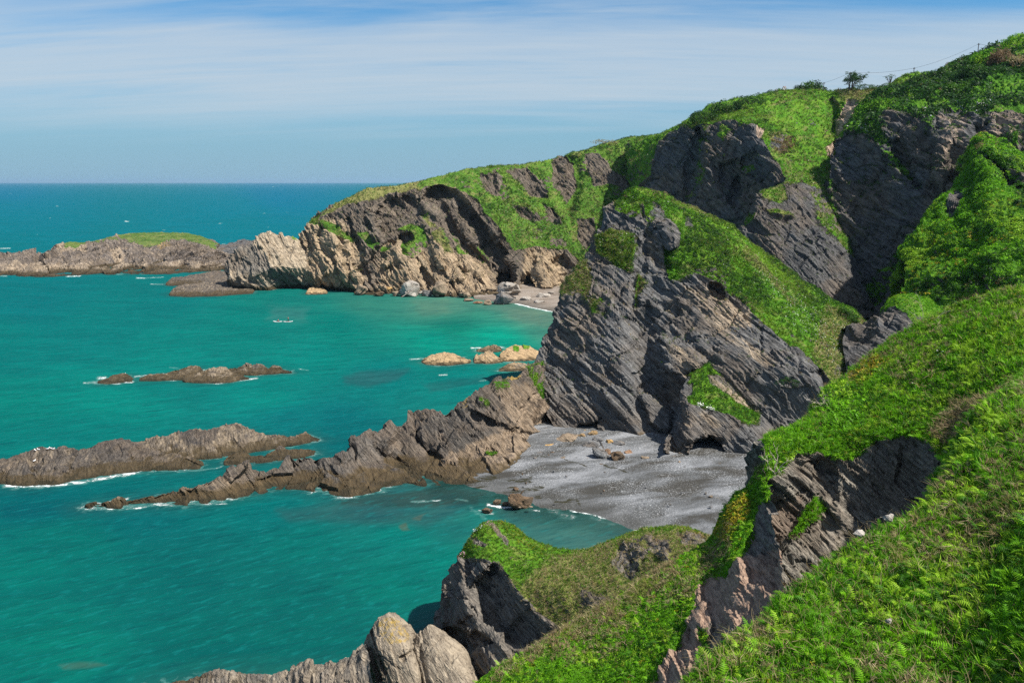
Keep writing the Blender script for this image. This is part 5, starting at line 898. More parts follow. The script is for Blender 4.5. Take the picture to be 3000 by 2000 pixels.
GREENS = dict(lush=[(.095, .275, .006), (.165, .40, .010), (.045, .155, .005), (.26, .45, .024)], mid=[(.06, .165, .008), (.11, .25, .012), (.03, .095, .006), (.17, .29, .022)], dark=[(.018, .06, .009), (.03, .09, .010), (.012, .038, .007), (.045, .12, .010)],
              olive=[(.09, .155, .014), (.14, .195, .028), (.055, .10, .01), (.18, .20, .05)], straw=[(.36, .28, .15), (.28, .21, .105), (.44, .36, .21), (.24, .24, .07)], yellow=[(.34, .28, .02), (.22, .27, .015)], brown=[(.17, .11, .055), (.24, .17, .09)])
def palette(p, key, sc=.3, var=.25):
    c = np.array(GREENS[key]); f = (fbm(p, sc, 3, off=hash(key) % 7) * 1.3 + .5 + rng.normal(size=len(p)) * .22) * (len(c) - 1); i = np.clip(np.round(f), 0, len(c) - 1).astype(int)
    return c[i] * rng.uniform(1 - var, 1 + var, (len(p), 1))
def cover(name, parts, label, cat, mat=None):
    VV = []; FF = []; CC = []; o = 0
    for spec in parts:
        land_, T, n, s0, s1, key = spec[:6]; kw = spec[6] if len(spec) > 6 else {}
        kw = dict(kw); sink = kw.pop('sink', .0); tilt = kw.pop('tilt', .35)
        p, nn = pick(land_, n, **kw); sc = rng.uniform(s0, s1, n)
        V, Fc, C = instances(T, p - nn * (sc * sink)[:, None], nn, sc, palette(p, key, .75 if s1 < .7 else .09), tilt)
        VV.append(V); FF.append(Fc + o); CC.append(C); o += len(V)
    tag(link(name, rawmesh(name, np.concatenate(VV), np.concatenate(FF), False, col=np.concatenate(CC)), mat or M_LEAF), label, cat, None, 'stuff')
patch = lambda sc, off, lo, hi: (lambda V, L: sstep(lo, hi, fbm(V, sc, 3, off=off)))
cover("ground_cover", [("bracken_bank", T_FROND, 11500, .28, .55, 'lush', dict(tilt=.5)), ("bracken_bank", T_FINE, 20000, .07, .15, 'lush'), ("bracken_bank", T_TUFT, 9000, .18, .40, 'lush'),
      ("bracken_bank", T_LONG, 3200, .22, .48, 'straw', dict(where=patch(.35, 3, -.1, .35), tilt=.6)), ("bracken_bank", T_STEM, 8500, .3, .85, 'straw', dict(tilt=.8, where=patch(.25, 9, -.3, .3))), ("bracken_bank", T_FINE, 700, .09, .16, 'yellow')],
      "thick green bracken with straw coloured dead stems on the nearest bank", "bracken")
cover("ground_cover", [("lower_slope", T_FINE, 36000, .09, .19, 'lush'), ("lower_slope", T_FROND, 5000, .25, .5, 'lush'), ("lower_slope", T_LONG, 2200, .2, .42, 'straw', dict(where=patch(.2, 5, -.05, .3), tilt=.6)), ("lower_slope", T_LONG, 1100, .25, .5, 'straw', dict(poly=[[(1640, 1830), (1980, 1630), (1990, 1680), (1700, 1880), (1420, 2010), (1480, 1950)]])), ("lower_slope", T_STEM, 3000, .3, .7, 'straw', dict(tilt=.8)), ("lower_slope", T_FINE, 700, .1, .2, 'yellow'), ("lower_slope", T_LEAF, 900, .15, .3, 'yellow', dict(poly=[[(2095, 1560), (2140, 1490), (2180, 1450), (2190, 1500), (2130, 1580)]]))],
      "leafy green cover on the lower bank beside the bare path", "ground cover")
cover("ground_cover", [("near_slope", T_FINE, 44000, .09, .21, 'lush'), ("near_slope", T_FROND, 5000, .28, .55, 'lush'), ("near_slope", T_TUFT, 9000, .25, .5, 'lush'), ("near_slope", T_LONG, 2000, .25, .55, 'straw', dict(where=patch(.16, 7, -.12, .25), tilt=.6)), ("near_slope", T_LONG, 2500, .3, .6, 'straw', dict(poly=[[(2720, 1270), (2800, 1180), (2900, 1160), (3000, 1130), (3000, 1330), (2850, 1360)]], tilt=.6)), ("near_slope", T_STEM, 5200, .35, .9, 'straw', dict(tilt=.8)), ("near_slope", T_FINE, 900, .12, .24, 'yellow'), ("near_slope", T_LEAF, 500, .18, .35, 'yellow', dict(poly=[[(2480, 1110), (2560, 1050), (2590, 1060), (2520, 1130)]])), ("near_slope", T_LEAF, 2500, .2, .34, 'lush', dict(poly=[[(2420, 1150), (2470, 1110), (2540, 1180), (2480, 1260), (2420, 1250)]]))],
      "leafy green cover and pale grass on the steep near slope", "ground cover")
cover("grass", [("cove_promontory", T_TUFT, 7000, .16, .36, 'olive'), ("cove_promontory", T_TUFT, 8000, .16, .36, 'mid'), ("cove_promontory", T_LONG, 9000, .18, .38, 'straw', dict(poly=[[(1600, 1640), (1900, 1560), (2150, 1560), (2150, 1800), (1700, 1900), (1500, 1760)]])), ("cove_promontory", T_FINE, 5000, .10, .2, 'mid'), ("cove_promontory", T_FINE, 500, .12, .2, 'yellow', dict(poly=[[(1460, 1525), (1500, 1530), (1545, 1580), (1600, 1610), (1580, 1620), (1520, 1580)], [(1980, 1545), (2060, 1550), (2060, 1580), (1980, 1560)]]))],
      "short turf and dry grass on the cove promontory", "grass")
cover("grass", [("middle_headland", T_TUFT, 11000, .35, .75, 'mid'), ("middle_headland", T_TUFT, 12000, .35, .75, 'mid'), ("middle_headland", T_TUFT, 6000, .35, .8, 'olive', dict(where=patch(.045, 2, -.05, .3))), ("middle_headland", T_FINE, 5000, .3, .7, 'mid'), ("middle_headland", T_FINE, 4500, .3, .75, 'dark', dict(where=patch(.07, 4, .08, .3))), ("middle_headland", T_TUFT, 1800, .3, .6, 'brown', dict(where=patch(.09, 14, .12, .32))), ("middle_headland", T_LONG, 4500, .4, .8, 'straw', dict(where=lambda V, L: L['dry'][:-1, :-1] > .6)), ("middle_headland", T_LONG, 3500, .4, .8, 'straw', dict(where=patch(.05, 8, .1, .35))),
      ("cave_outcrop", T_TUFT, 4000, .25, .55, 'mid'), ("cave_outcrop", T_FINE, 900, .25, .5, 'dark'), ("grass_knob", T_TUFT, 4000, .3, .6, 'lush'), ("rock_spur", T_TUFT, 1500, .25, .5, 'mid')],
      "long green grass on the back of the middle headland", "grass")
cover("grass", [("far_headland", T_TUFT, 12000, .5, 1.1, 'mid'), ("far_headland", T_TUFT, 6500, .5, 1.1, 'olive', dict(where=patch(.025, 2, -.1, .3))), ("far_headland", T_FINE, 3200, .5, 1.2, 'dark', dict(where=patch(.03, 4, .05, .3))), ("far_headland", T_TUFT, 1800, .5, 1.0, 'brown', dict(where=patch(.04, 14, .12, .32))), ("far_headland", T_LONG, 3500, .5, 1.0, 'straw', dict(where=patch(.03, 8, .05, .3))), ("grassy_islet", T_TUFT, 1500, .3, .55, 'olive'), ("gully_cliff", T_TUFT, 6500, .6, 1.2, 'mid'), ("gully_cliff", T_FINE, 1300, .6, 1.4, 'dark', dict(where=patch(.05, 4, .12, .32))), ("gully_cliff", T_LONG, 1500, .6, 1.2, 'straw', dict(where=patch(.04, 22, .12, .34))), ("gully_cliff", T_TUFT, 6000, .6, 1.2, 'olive', dict(where=patch(.03, 2, -.15, .25))), ("gully_cliff", T_FINE, 150, .5, 1.1, 'brown', dict(poly=[[(2262, 412), (2290, 396), (2318, 402), (2330, 425), (2296, 446), (2270, 432)]])), ("gully_cliff", T_FINE, 2600, .6, 1.3, 'mid', dict(where=patch(.03, 6, .0, .3))), ("gully_cliff", T_LONG, 2600, .7, 1.4, 'straw', dict(where=lambda V, L: L['dry'][:-1, :-1] > .65)), ("slate_knoll", T_TUFT, 2600, .5, .9, 'mid'), ("slate_knoll", T_LONG, 900, .5, .9, 'straw')],
      "rough green grass on the far cliffs", "grass")
cover("shrubbery", [("right_cliff", T_FINE, 6500, 1.2, 3.2, 'dark', dict(view=(2535, 3180, 40, 420), where=patch(.035, 2, -.3, .25))), ("right_cliff", T_FINE, 3000, .9, 2.4, 'mid', dict(view=(2500, 3180, 180, 420), where=patch(.03, 12, -.05, .25))), ("right_cliff", T_LONG, 2600, .9, 1.8, 'straw', dict(view=(2500, 3180, 80, 330), where=patch(.03, 8, .0, .3))), ("right_cliff", T_FINE, 2400, .6, 1.2, 'dark', dict(view=(2380, 2720, 350, 980), thr=.4)), ("right_cliff", T_TUFT, 5000, .6, 1.2, 'mid', dict(view=(2520, 3180, 40, 420)))],
      "dark scrub and bracken along the top of the right hand cliff", "shrubs")
cover("shrubbery", [("bushy_spur", T_FINE, 16000, .5, 1.15, 'lush', dict(where=patch(.05, 2, -.35, .2))), ("bushy_spur", T_FINE, 5000, .5, 1.2, 'dark', dict(where=patch(.06, 9, -.1, .25))), ("bushy_spur", T_FINE, 500, .5, 1.0, 'yellow', dict(where=patch(.06, 6, .0, .3))), ("bushy_spur", T_FINE, 350, .6, 1.2, 'brown', dict(where=patch(.06, 3, .1, .3))), ("bushy_spur", T_TUFT, 9000, .5, 1.0, 'lush')],
      "bright green bushes crowding the steep spur on the right", "shrubs")
def flowers(name, specs, label, col, cat="flowers"):
    VV = []; FF = []; CC = []; o = 0
    for land_, n, s0, s1, kw in specs:
        p, nn = pick(land_, n, **kw); sc = rng.uniform(s0, s1, n); V, Fc, C = instances([t_leaves(4, .8, .6, seed=91), t_leaves(3, .9, .6, seed=92)], p + np.array([0, 0, 1.0]) * (sc * 2.2)[:, None], nn, sc, np.array(col) * rng.uniform(.8, 1.1, (n, 1)))
        VV.append(V); FF.append(Fc + o); CC.append(C); o += len(V)
    tag(link(name, rawmesh(name, np.concatenate(VV), np.concatenate(FF), False, col=np.concatenate(CC)), M_DRY), label, cat, None, 'stuff')
rim = lambda lo, hi: (lambda V, L: (L['g'][:-1, :-1] > lo) * (L['g'][:-1, :-1] < hi) * (V[..., 2] > 5))
cover("grass", [("middle_headland", T_LONG, 3800, .35, .8, 'olive', dict(thr=.2, where=rim(.22, .62), tilt=.6)), ("middle_headland", T_TUFT, 1600, .25, .55, 'straw', dict(thr=.1, where=rim(.12, .5), tilt=.6)), ("middle_headland", T_FINE, 500, .25, .55, 'dark', dict(thr=.1, where=rim(.12, .5))), ("far_headland", T_LONG, 3600, .5, 1.1, 'olive', dict(thr=.2, where=rim(.2, .62), tilt=.6)), ("far_headland", T_FINE, 500, .4, .9, 'dark', dict(thr=.1, where=rim(.12, .5))), ("gully_cliff", T_LONG, 2400, .6, 1.2, 'olive', dict(thr=.2, where=rim(.2, .62), tilt=.6)), ("gully_cliff", T_FINE, 700, .5, 1.1, 'dark', dict(thr=.08, where=rim(.1, .5))),
      ("right_cliff", T_LONG, 2200, .6, 1.3, 'olive', dict(thr=.2, where=rim(.2, .62), tilt=.6)), ("right_cliff", T_FINE, 1500, .5, 1.3, 'dark', dict(thr=.08, where=rim(.1, .5))), ("slate_knoll", T_LONG, 1300, .4, .9, 'olive', dict(thr=.15, where=rim(.15, .62), tilt=.6)), ("cave_outcrop", T_LONG, 900, .25, .6, 'olive', dict(thr=.15, where=rim(.15, .62), tilt=.6)), ("cove_promontory", T_LONG, 2200, .15, .36, 'straw', dict(thr=.15, where=rim(.15, .62), tilt=.6)), ("rock_spur", T_LONG, 600, .2, .45, 'olive', dict(thr=.15, where=rim(.15, .62)))],
      "ragged tufts hanging along the turf edges and ledges of the cliffs", "grass")
flowers("flowers", [("near_slope", 260, .018, .035, {}), ("lower_slope", 120, .016, .03, {}), ("bracken_bank", 60, .012, .022, {}), ("middle_headland", 900, .07, .16, {}), ("middle_headland", 1500, .08, .18, dict(poly=[[(2230, 830), (2300, 840), (2420, 920), (2520, 980), (2500, 1060), (2400, 1020), (2330, 960)], [(2190, 780), (2260, 800), (2300, 860), (2250, 850)], [(1740, 690), (1860, 690), (1860, 740), (1760, 740)]])), ("far_headland", 420, .12, .26, dict(poly=[[(1440, 600), (1560, 600), (1700, 690), (1640, 720), (1500, 690)]])), ("cove_promontory", 160, .03, .07, {}), ("slate_knoll", 180, .1, .2, {}), ("gully_cliff", 200, .1, .25, {})],
        "white flowers scattered over the green slopes", (.72, .74, .62))
flowers("flowers", [("right_cliff", 420, .25, .5, dict(poly=[[(2480, 375), (2530, 370), (2560, 395), (2540, 405)], [(2690, 330), (2740, 325), (2730, 350), (2700, 350)], [(2800, 310), (2830, 320), (2820, 345), (2805, 340)], [(2850, 300), (2920, 290), (2890, 330), (2870, 350), (2840, 320)]]))],
        "pale blossom among the scrub at the lip of the right hand cliff", (.60, .58, .58))

# ---- bushes with foliage and stems
def surf_at(name, u, v):
    L = LAND[name]; uu, vv = proj(L['V']); d = np.linalg.norm(L['V'] - CAM, axis=2); s = (uu - u) ** 2 + (vv - v) ** 2 + (d - d.min()) * .01
    i = np.unravel_index(np.argmin(s), s.shape); return L['V'][i], L['N'][i]
def tube(pts, rad, seg=5):
    "tapered tube through points"
    pts = np.array(pts, float); V = []; Fc = []; n = len(pts)
    for i in range(n):
        d = unit(pts[min(i + 1, n - 1)] - pts[max(i - 1, 0)]); a = unit(np.cross(d, [.3, .2, 1.0] if abs(d[2]) < .95 else [1.0, 0, 0])); b = np.cross(d, a)
        for k in range(seg): t = 6.2832 * k / seg; V.append(pts[i] + (a * math.cos(t) + b * math.sin(t)) * rad[i])
    for i in range(n - 1):
        for k in range(seg): p = i * seg + k; q = i * seg + (k + 1) % seg; Fc += [(p, q, q + seg), (p, q + seg, p + seg)]
    for k in range(1, seg - 1): Fc += [(0, k + 1, k), ((n - 1) * seg, (n - 1) * seg + k, (n - 1) * seg + k + 1)]
    return np.array(V), np.array(Fc)
def join(parts):
    V = []; Fc = []; o = 0
    for v, f in parts: V.append(v); Fc.append(np.asarray(f) + o); o += len(v)
    return np.concatenate(V), np.concatenate(Fc)
M_BARK = plain("bark", (.06, .045, .035), .9)
def emptyat(name, loc):
    o = bpy.data.objects.new(name, None); COL.objects.link(o); o.location = loc; o.empty_display_size = .3; return o
def crown(n, rx, ry, rz, key, lump=.3, leaf=1.0):
    d = unit(rng.normal(size=(n, 3))); d[:, 2] = np.abs(d[:, 2]) * 1.0 - .12
    r = rng.uniform(.45, 1, n) ** .5 * (1 + lump * vnoise(d[:, 0] * 2.2 + rx, d[:, 1] * 2.2, d[:, 2] * 2.2 + 5.1))
    p = d * r[:, None] * np.array([rx, ry, rz]); s = rng.uniform(.5, 1.0, n) * leaf * min(rx, rz) * .34
    return instances(T_FINE, p, unit(d), s, palette(p * 3 / max(rx, 1), key, .6))
def bush(u, v, w, h, Y, key, label, n=110, lump=.3, name="bush", cat="bush", on=None):
    loc = np.array(P(u, v, Y)) if on is None else surf_at(on, u, v)[0]; k = loc[1] / F; rx, rz = w * k / 2, h * k
    e = emptyat(name, loc); tag(e, label, cat)
    V, Fc, C = crown(n, rx, rx * .8, rz, key, lump); link("foliage", rawmesh("foliage", V, Fc, False, col=C), M_LEAF, e)
    st = [tube([(0, 0, -.4 * rz), (rng.normal() * .1 * rx, rng.normal() * .1 * rx, .2 * rz), (math.cos(a) * rx * .5, math.sin(a) * rx * .4, .6 * rz)], [.05 * rz + .03, .04 * rz + .02, .015 * rz + .01]) for a in (.3, 2.2, 4.1)]
    link("stem", rawmesh("stem", *join(st)), M_BARK, e); return e
bush(2365, 292, 115, 48, 398, 'dark', "big rounded dark bush on the skyline left of the lone tree", 260, on='gully_cliff')
bush(2322, 306, 72, 30, 396, 'straw', "pale dry bush at the foot of the big rounded dark bush", 140, on='gully_cliff')
bush(2275, 288, 110, 26, 404, 'dark', "low dark bush on the skyline below the white chimney", 150, on='gully_cliff')
bush(2195, 306, 100, 26, 410, 'dark', "low dark gorse on the skyline, right half of the dark ridge scrub", 150, on='gully_cliff')
bush(2128, 330, 105, 34, 411, 'dark', "tallest dark gorse on the ridge above the dark slate headland", 170, on='gully_cliff')
bush(2062, 356, 95, 30, 412, 'dark', "dark gorse low on the ridge where it drops to the sea", 150, on='gully_cliff')
bush(2008, 376, 60, 16, 414, 'dark', "small dark gorse lowest on the ridge edge", 90, on='gully_cliff')
bush(2410, 310, 62, 22, 383, 'straw', "greyish white flowering bush at the head of the grass gully", 110, on='gully_cliff')
bush(2540, 266, 90, 18, 384, 'dark', "low green hedge right of the lone tree", 140, on='gully_cliff')
bush(2600, 260, 70, 16, 385, 'dark', "low green hedge running up to the grassy mound", 110, on='gully_cliff')
bush(2690, 254, 70, 32, 345, 'dark', "dark bush below the grassy mound with the short pole", 150, on='right_cliff')
bush(2738, 238, 66, 34, 344, 'dark', "dark rounded bush standing against the sky right of the mound", 150, on='right_cliff')
bush(2782, 250, 74, 42, 342, 'mid', "grey green bush below the brown scrub on the right skyline", 160, on='right_cliff')
bush(2800, 212, 66, 34, 352, 'brown', "brown scrub bush on the right skyline under the pole wires", 120, on='right_cliff')
bush(2852, 232, 110, 40, 346, 'dark', "wide dark bush on the right hand hill", 220, on='right_cliff')
bush(2882, 186, 74, 38, 355, 'lush', "bright green bush beside the tallest pole", 150, on='right_cliff')
bush(2930, 186, 66, 42, 352, 'brown', "brown topped bush right of the tallest pole", 140, on='right_cliff')
bush(2925, 200, 50, 26, 346, 'dark', "small dark bush under the brown topped bush", 90, on='right_cliff')
bush(2985, 190, 64, 32, 350, 'straw', "straw coloured bush at the right edge of the photo", 120, on='right_cliff')
bush(2985, 140, 100, 36, 358, 'lush', "green scrub topping the hill in the corner of the photo", 180, on='right_cliff')
bush(1440, 490, 22, 8, 452, 'dark', "tiny dark bush on the far headland's crest, left of a pair", 50)
bush(1463, 491, 22, 8, 453, 'dark', "tiny dark bush on the far headland's crest, right of a pair", 50)
bush(1770, 420, 80, 12, 468, 'straw', "dry brown scrub on the crest of the far headland", 110)
bush(1120, 556, 90, 9, 438, 'brown', "heathery brown scrub on the seaward crest of the far headland", 110)
bush(2490, 1004, 42, 44, 181, 'dark', "single dark green bush low in the valley beside the grass slope", 130)
bush(2478, 940, 70, 40, 188, 'dark', "dark leafy thicket at the valley head with white flowers above it", 160)
bush(2310, 1125, 70, 22, 152, 'dark', "small dark bush hanging over the scree below the grass slope", 60)

# ---- lone tree and small tree
def tree(u, v, w, h, Y, key, label, lean=.0, n=150, seed=1):
    k = Y / F; loc = np.array(P(u, v, Y)); H_, Wd = h * k, w * k; g = np.random.default_rng(seed)
    e = emptyat("tree", loc); tag(e, label, "tree"); tb = []; tips = []
    for i in range(7):
        a = 6.283 * i / 7 + g.normal() * .3; b = np.array([math.cos(a) * .25, math.sin(a) * .2, -.5]); r = Wd * .40 * g.uniform(.5, 1)
        m = b + np.array([math.cos(a) * r * .35 + lean * H_ * .2, math.sin(a) * r * .35, H_ * .42]); t = np.array([math.cos(a) * r + lean * H_ * .5, math.sin(a) * r, H_ * g.uniform(.62, .9)])
        tb.append(tube([b, m, t], [.02 * H_ + .06, .016 * H_ + .03, .02])); tips.append(t); tips.append((m + t) / 2 + g.normal(size=3) * .1 * Wd)
        for q in range(2):
            t2 = (m + t) / 2 + np.array([g.normal() * .2 * Wd, g.normal() * .2 * Wd, g.uniform(0, .2) * H_]); tb.append(tube([m, t2], [.04, .012])); tips.append(t2)
    link("trunk", rawmesh("trunk", *join(tb)), M_BARK, e)
    tips = np.array(tips); p = tips[g.integers(0, len(tips), n)] + g.normal(size=(n, 3)) * np.array([.085 * Wd, .085 * Wd, .06 * H_]); p[:, 2] = np.clip(p[:, 2], .25 * H_, H_)
    V, Fc, C = instances(T_FINE, p, np.tile([0, 0, 1.0], (n, 1)), g.uniform(.045, .10, n) * Wd, palette(p, key, .5)); link("crown", rawmesh("crown", V, Fc, False, col=C), M_LEAF, e)
tree(2492, 268, 62, 54, 385, 'dark', "lone wind bent dark tree standing beside a pole on the skyline", lean=.12, n=330)
tree(2606, 243, 30, 24, 386, 'dark', "small pale green tree on the skyline left of the grassy mound", n=70, seed=4)

# ---- poles, wires, house
M_POLE = plain("weathered_pole", (.09, .08, .075), .9); M_WIRE = plain("wire", (.05, .05, .055), .6)
def pole(u, vt, vb, Y, label):
    t = np.array(P(u, vt, Y)); b = np.array(P(u, vb, Y)); h = t[2] - b[2] + 1.5; e = emptyat("utility_pole", (b[0], b[1], t[2] - h)); tag(e, label, "utility pole", "utility poles along the hill")
    link("post", rawmesh("post", *tube([(0, 0, 0), (0, 0, h * .5), (0, 0, h)], [.19, .17, .14], 8)), M_POLE, e)
    link("crossarm", rawmesh("crossarm", *tube([(-.5, -.16, h - .55), (.5, -.16, h - .55)], [.09, .09], 4)), M_POLE, e)
    for x in (-.4, .4): link("insulator", rawmesh("insulator", *tube([(x, -.16, h - .48), (x, -.16, h - .25)], [.06, .04], 6)), M_POLE, e)
    return np.array([b[0], b[1] - .16, t[2] - .3])
tops = [pole(2412, 241, 272, 388, "shortest looking pole above the dry grass, leftmost on the skyline"), pole(2487, 211, 270, 383, "pole standing in front of the lone dark tree"), pole(2676, 198, 226, 388, "pole half hidden by the grassy mound"), pole(2862, 127, 184, 357, "tall pole against the sky above the right hand hill")]
ends = tops + [np.array(P(3060, 134, 380))]
for i, lab in enumerate(("wire sagging between the leftmost pole and the pole by the tree", "wire from the pole by the tree to the half hidden pole", "wire climbing from the half hidden pole to the tall pole", "wire running right from the tall pole behind the hill")):
    a, b = ends[i], ends[i + 1]; t = np.linspace(0, 1, 14)[:, None]; pts = a + (b - a) * t - np.array([0, 0, 1]) * (4 * t * (1 - t)) * np.linalg.norm(b - a) * .028
    tag(link("power_line", rawmesh("power_line", *tube(pts, [.045] * 14, 4)), M_WIRE), lab, "power line", "wires between the poles")
def house():
    b = np.array(P(2298, 253, 420)); e = emptyat("house", (b[0], b[1], b[2] - 7.6)); tag(e, "white house behind the ridge with only its chimney showing", "house")
    def box(x0, x1, y0, y1, z0, z1): v = np.array([(x, y, z) for z in (z0, z1) for y in (y0, y1) for x in (x0, x1)]); return v, np.array([(0, 2, 3), (0, 3, 1), (4, 5, 7), (4, 7, 6), (0, 1, 5), (0, 5, 4), (2, 6, 7), (2, 7, 3), (0, 4, 6), (0, 6, 2), (1, 3, 7), (1, 7, 5)])
    wm = plain("white_render", (.78, .77, .74), .7, .05)
    link("wall", rawmesh("wall", *box(-4, 4, -2.6, 2.6, -1, 3.6)), wm, e)
    r = np.array([(-4.3, -2.9, 3.5), (4.3, -2.9, 3.5), (4.3, 2.9, 3.5), (-4.3, 2.9, 3.5), (-4.3, 0, 6.2), (4.3, 0, 6.2)]); ro = link("roof", rawmesh("roof", r, np.array([(0, 1, 5), (0, 5, 4), (2, 3, 4), (2, 4, 5), (0, 4, 3), (1, 2, 5), (0, 3, 2), (0, 2, 1)])), plain("slates", (.12, .12, .13), .7), e)
    ch = link("chimney", rawmesh("chimney", *box(-.85, .85, -.5, .5, 5.0, 7.1)), wm, ro); tc = plain("terracotta", (.42, .15, .07), .8)
    for x in (-.35, .35): link("chimney_pot", rawmesh("chimney_pot", *tube([(x, 0, 7.1), (x, 0, 7.6)], [.22, .18], 8)), tc, ro)
house()

# ---- boulders
M_ROCKS = {}
for nm, g_, t_ in (("brown", ((.05, .035, .022), (.19, .125, .075)), ((.09, .06, .035), (.26, .17, .1))), ("tan", ((.15, .115, .08), (.40, .31, .22)), ((.2, .15, .1), (.46, .36, .25))), ("pale", ((.24, .22, .20), (.52, .48, .43)), ((.28, .24, .2), (.55, .48, .4))), ("grey", ((.07, .072, .075), (.24, .245, .25)), ((.12, .1, .08), (.3, .25, .2))), ("rust", ((.14, .075, .04), (.40, .22, .12)), ((.2, .1, .05), (.45, .26, .13))), ("ochre", ((.26, .16, .06), (.55, .36, .15)), ((.3, .2, .08), (.55, .38, .16)))):
    M_ROCKS[nm] = land_material(nm + "_boulder", bedding(35), .3, grey=g_, tan=t_, tide=.35)
def boulder(u, vb, w, h, kind, label, seed, z=.3, flat=.0, group=None, depth=.8, name="boulder"):
    g = np.random.default_rng(seed); b = np.array(Z(u, vb, z)); k = b[1] / F; rx, rz = w * k / 2 * 1.12, h * k * 1.12; ry = max(rx * depth, rz * .6)
    bm = bmesh.new(); ang = g.uniform(-.5, .5)
    for i in range(22):
        d = unit(g.normal(size=3)); d = d / (np.abs(d) ** 3).sum() ** (1 / 3.0) * g.uniform(.82, 1)
        x, y, zz = d[0] * rx, d[1] * ry, (d[2] * .5 + .45) * rz
        if flat: zz += x * flat
        bm.verts.new((x * math.cos(ang) - y * math.sin(ang) * .5, y * math.cos(ang) + x * math.sin(ang) * .5, zz - .12 * rz))
    r = bmesh.ops.convex_hull(bm, input=bm.verts); bmesh.ops.delete(bm, geom=[q for q in r['geom_interior'] if isinstance(q, bmesh.types.BMVert)], context='VERTS')
    bmesh.ops.bevel(bm, geom=bm.edges[:], offset=.05 * min(rx, rz), segments=1, affect='EDGES')
    bmesh.ops.triangulate(bm, faces=bm.faces); bmesh.ops.subdivide_edges(bm, edges=bm.edges[:], cuts=2, use_grid_fill=True)
    V = np.array([q.co[:] for q in bm.verts]) + b; bm.normal_update(); N = np.array([q.normal[:] for q in bm.verts]); sz = min(rx, rz)
    V2 = V + N * (fbm(V, 1.1 / sz, 3, .6, off=seed) * .16 * sz + cells(V[:, 0] / sz, V[:, 1] / sz, V[:, 2] / (.45 * sz), seed) * .07 * sz)[:, None]
    for q, c in zip(bm.verts, V2): q.co = c
    me = bpy.data.meshes.new(name); bm.to_mesh(me); bm.free()
    at = me.attributes.new("warm", 'FLOAT', 'POINT'); at.data.foreach_set("value", np.full(len(me.vertices), .3, np.float32))
    return tag(link(name, me, M_ROCKS[kind]), label, "boulder", group)
for i, q in enumerate([
    (1480, 890, 62, 36, 'grey', "dark angular boulder at the edge of the far brown beach"), (1428, 892, 26, 15, 'tan', "small sandy block in the water left of the dark angular boulder"), (1373, 881, 34, 7, 'tan', "flat wet slab awash off the far boulder pile"), (1401, 888, 30, 6, 'rust', "flat reddish slab awash left of the dark angular boulder"),
    (1540, 881, 38, 15, 'pale', "white boulder on the brown sand right of the dark angular boulder"), (1592, 874, 46, 18, 'pale', "widest pinkish white rock in the middle of the far beach"), (1579, 888, 30, 12, 'pale', "low white rock in front of the pinkish white rock"), (1614, 860, 20, 9, 'pale', "small white stone at the back of the far beach"), (1629, 875, 20, 7, 'pale', "thin white stone beside the slate headland on the far beach"), (1506, 879, 24, 11, 'pale', "pale block touching the right side of the dark angular boulder"),
    (1492, 862, 78, 44, 'pale', "big pale rock mass in front of the far cave"), (1290, 861, 46, 42, 'tan', "large upright tan block in the far boulder pile"), (1303, 836, 50, 18, 'rust', "rust red slab on top of the far boulder pile"), (1348, 838, 42, 27, 'tan', "wedge shaped tan block right of the rust red slab"), (1390, 850, 30, 42, 'tan', "tall leaning tan slab below the dark overhang"), (1408, 845, 42, 30, 'rust', "reddish slab leaning right of the tall tan slab"),
    (1351, 850, 46, 17, 'ochre', "orange block in the middle of the far boulder pile"), (1360, 871, 40, 17, 'tan', "rounded tan boulder at the water's edge of the far pile"), (1402, 863, 38, 13, 'grey', "flat grey stone at the foot of the reddish leaning slab"), (1321, 863, 20, 11, 'tan', "little tan stone between the upright block and the water"), (1299, 867, 24, 10, 'brown', "dark brown stone at the waterline below the upright tan block"), (1205, 866, 66, 48, 'pale', "large pale grey rock on the shore left of the boulder pile"),
    (1138, 851, 32, 15, 'ochre', "orange stone among the slanting slabs on the far shore"), (1114, 866, 34, 13, 'brown', "dark stone at the waterline below the orange stone"), (1162, 866, 28, 16, 'tan', "tan stone just left of the large pale grey rock"), (1184, 842, 28, 24, 'tan', "brown wedge perched behind the large pale grey rock"), (1060, 863, 38, 30, 'tan', "pale rounded boulder at the left end of the far shore"), (1440, 856, 40, 16, 'tan', "sandy block at the left edge of the big pale rock mass"), (1250, 866, 34, 20, 'grey', "grey boulder between the large pale rock and the upright tan block")]):
    boulder(*q, seed=100 + i, z=.1 if q[1] > 862 else 1.2)
for i in range(26):
    u = rng.uniform(1200, 1480); boulder(u, rng.uniform(846, 868), rng.uniform(9, 18), rng.uniform(5, 9), ('tan', 'grey', 'pale', 'brown')[i % 4], "small stone in the rubble under the far headland", 200 + i, z=.5, group="small stones under the far headland")
def fan():
    reef("slab_fan", [(1040, 848, 860), (1055, 832, 862), (1070, 806, 862), (1090, 783, 863), (1108, 796, 863), (1125, 782, 862), (1140, 800, 860), (1160, 815, 858), (1180, 832, 856)], .4, M_FAR, BED_STEEP, .8, "fan of slanting tan slabs rising from the far shore", frac=.5, seed=71, ledge=0, amp=.8, base_warm=.75)
fan()
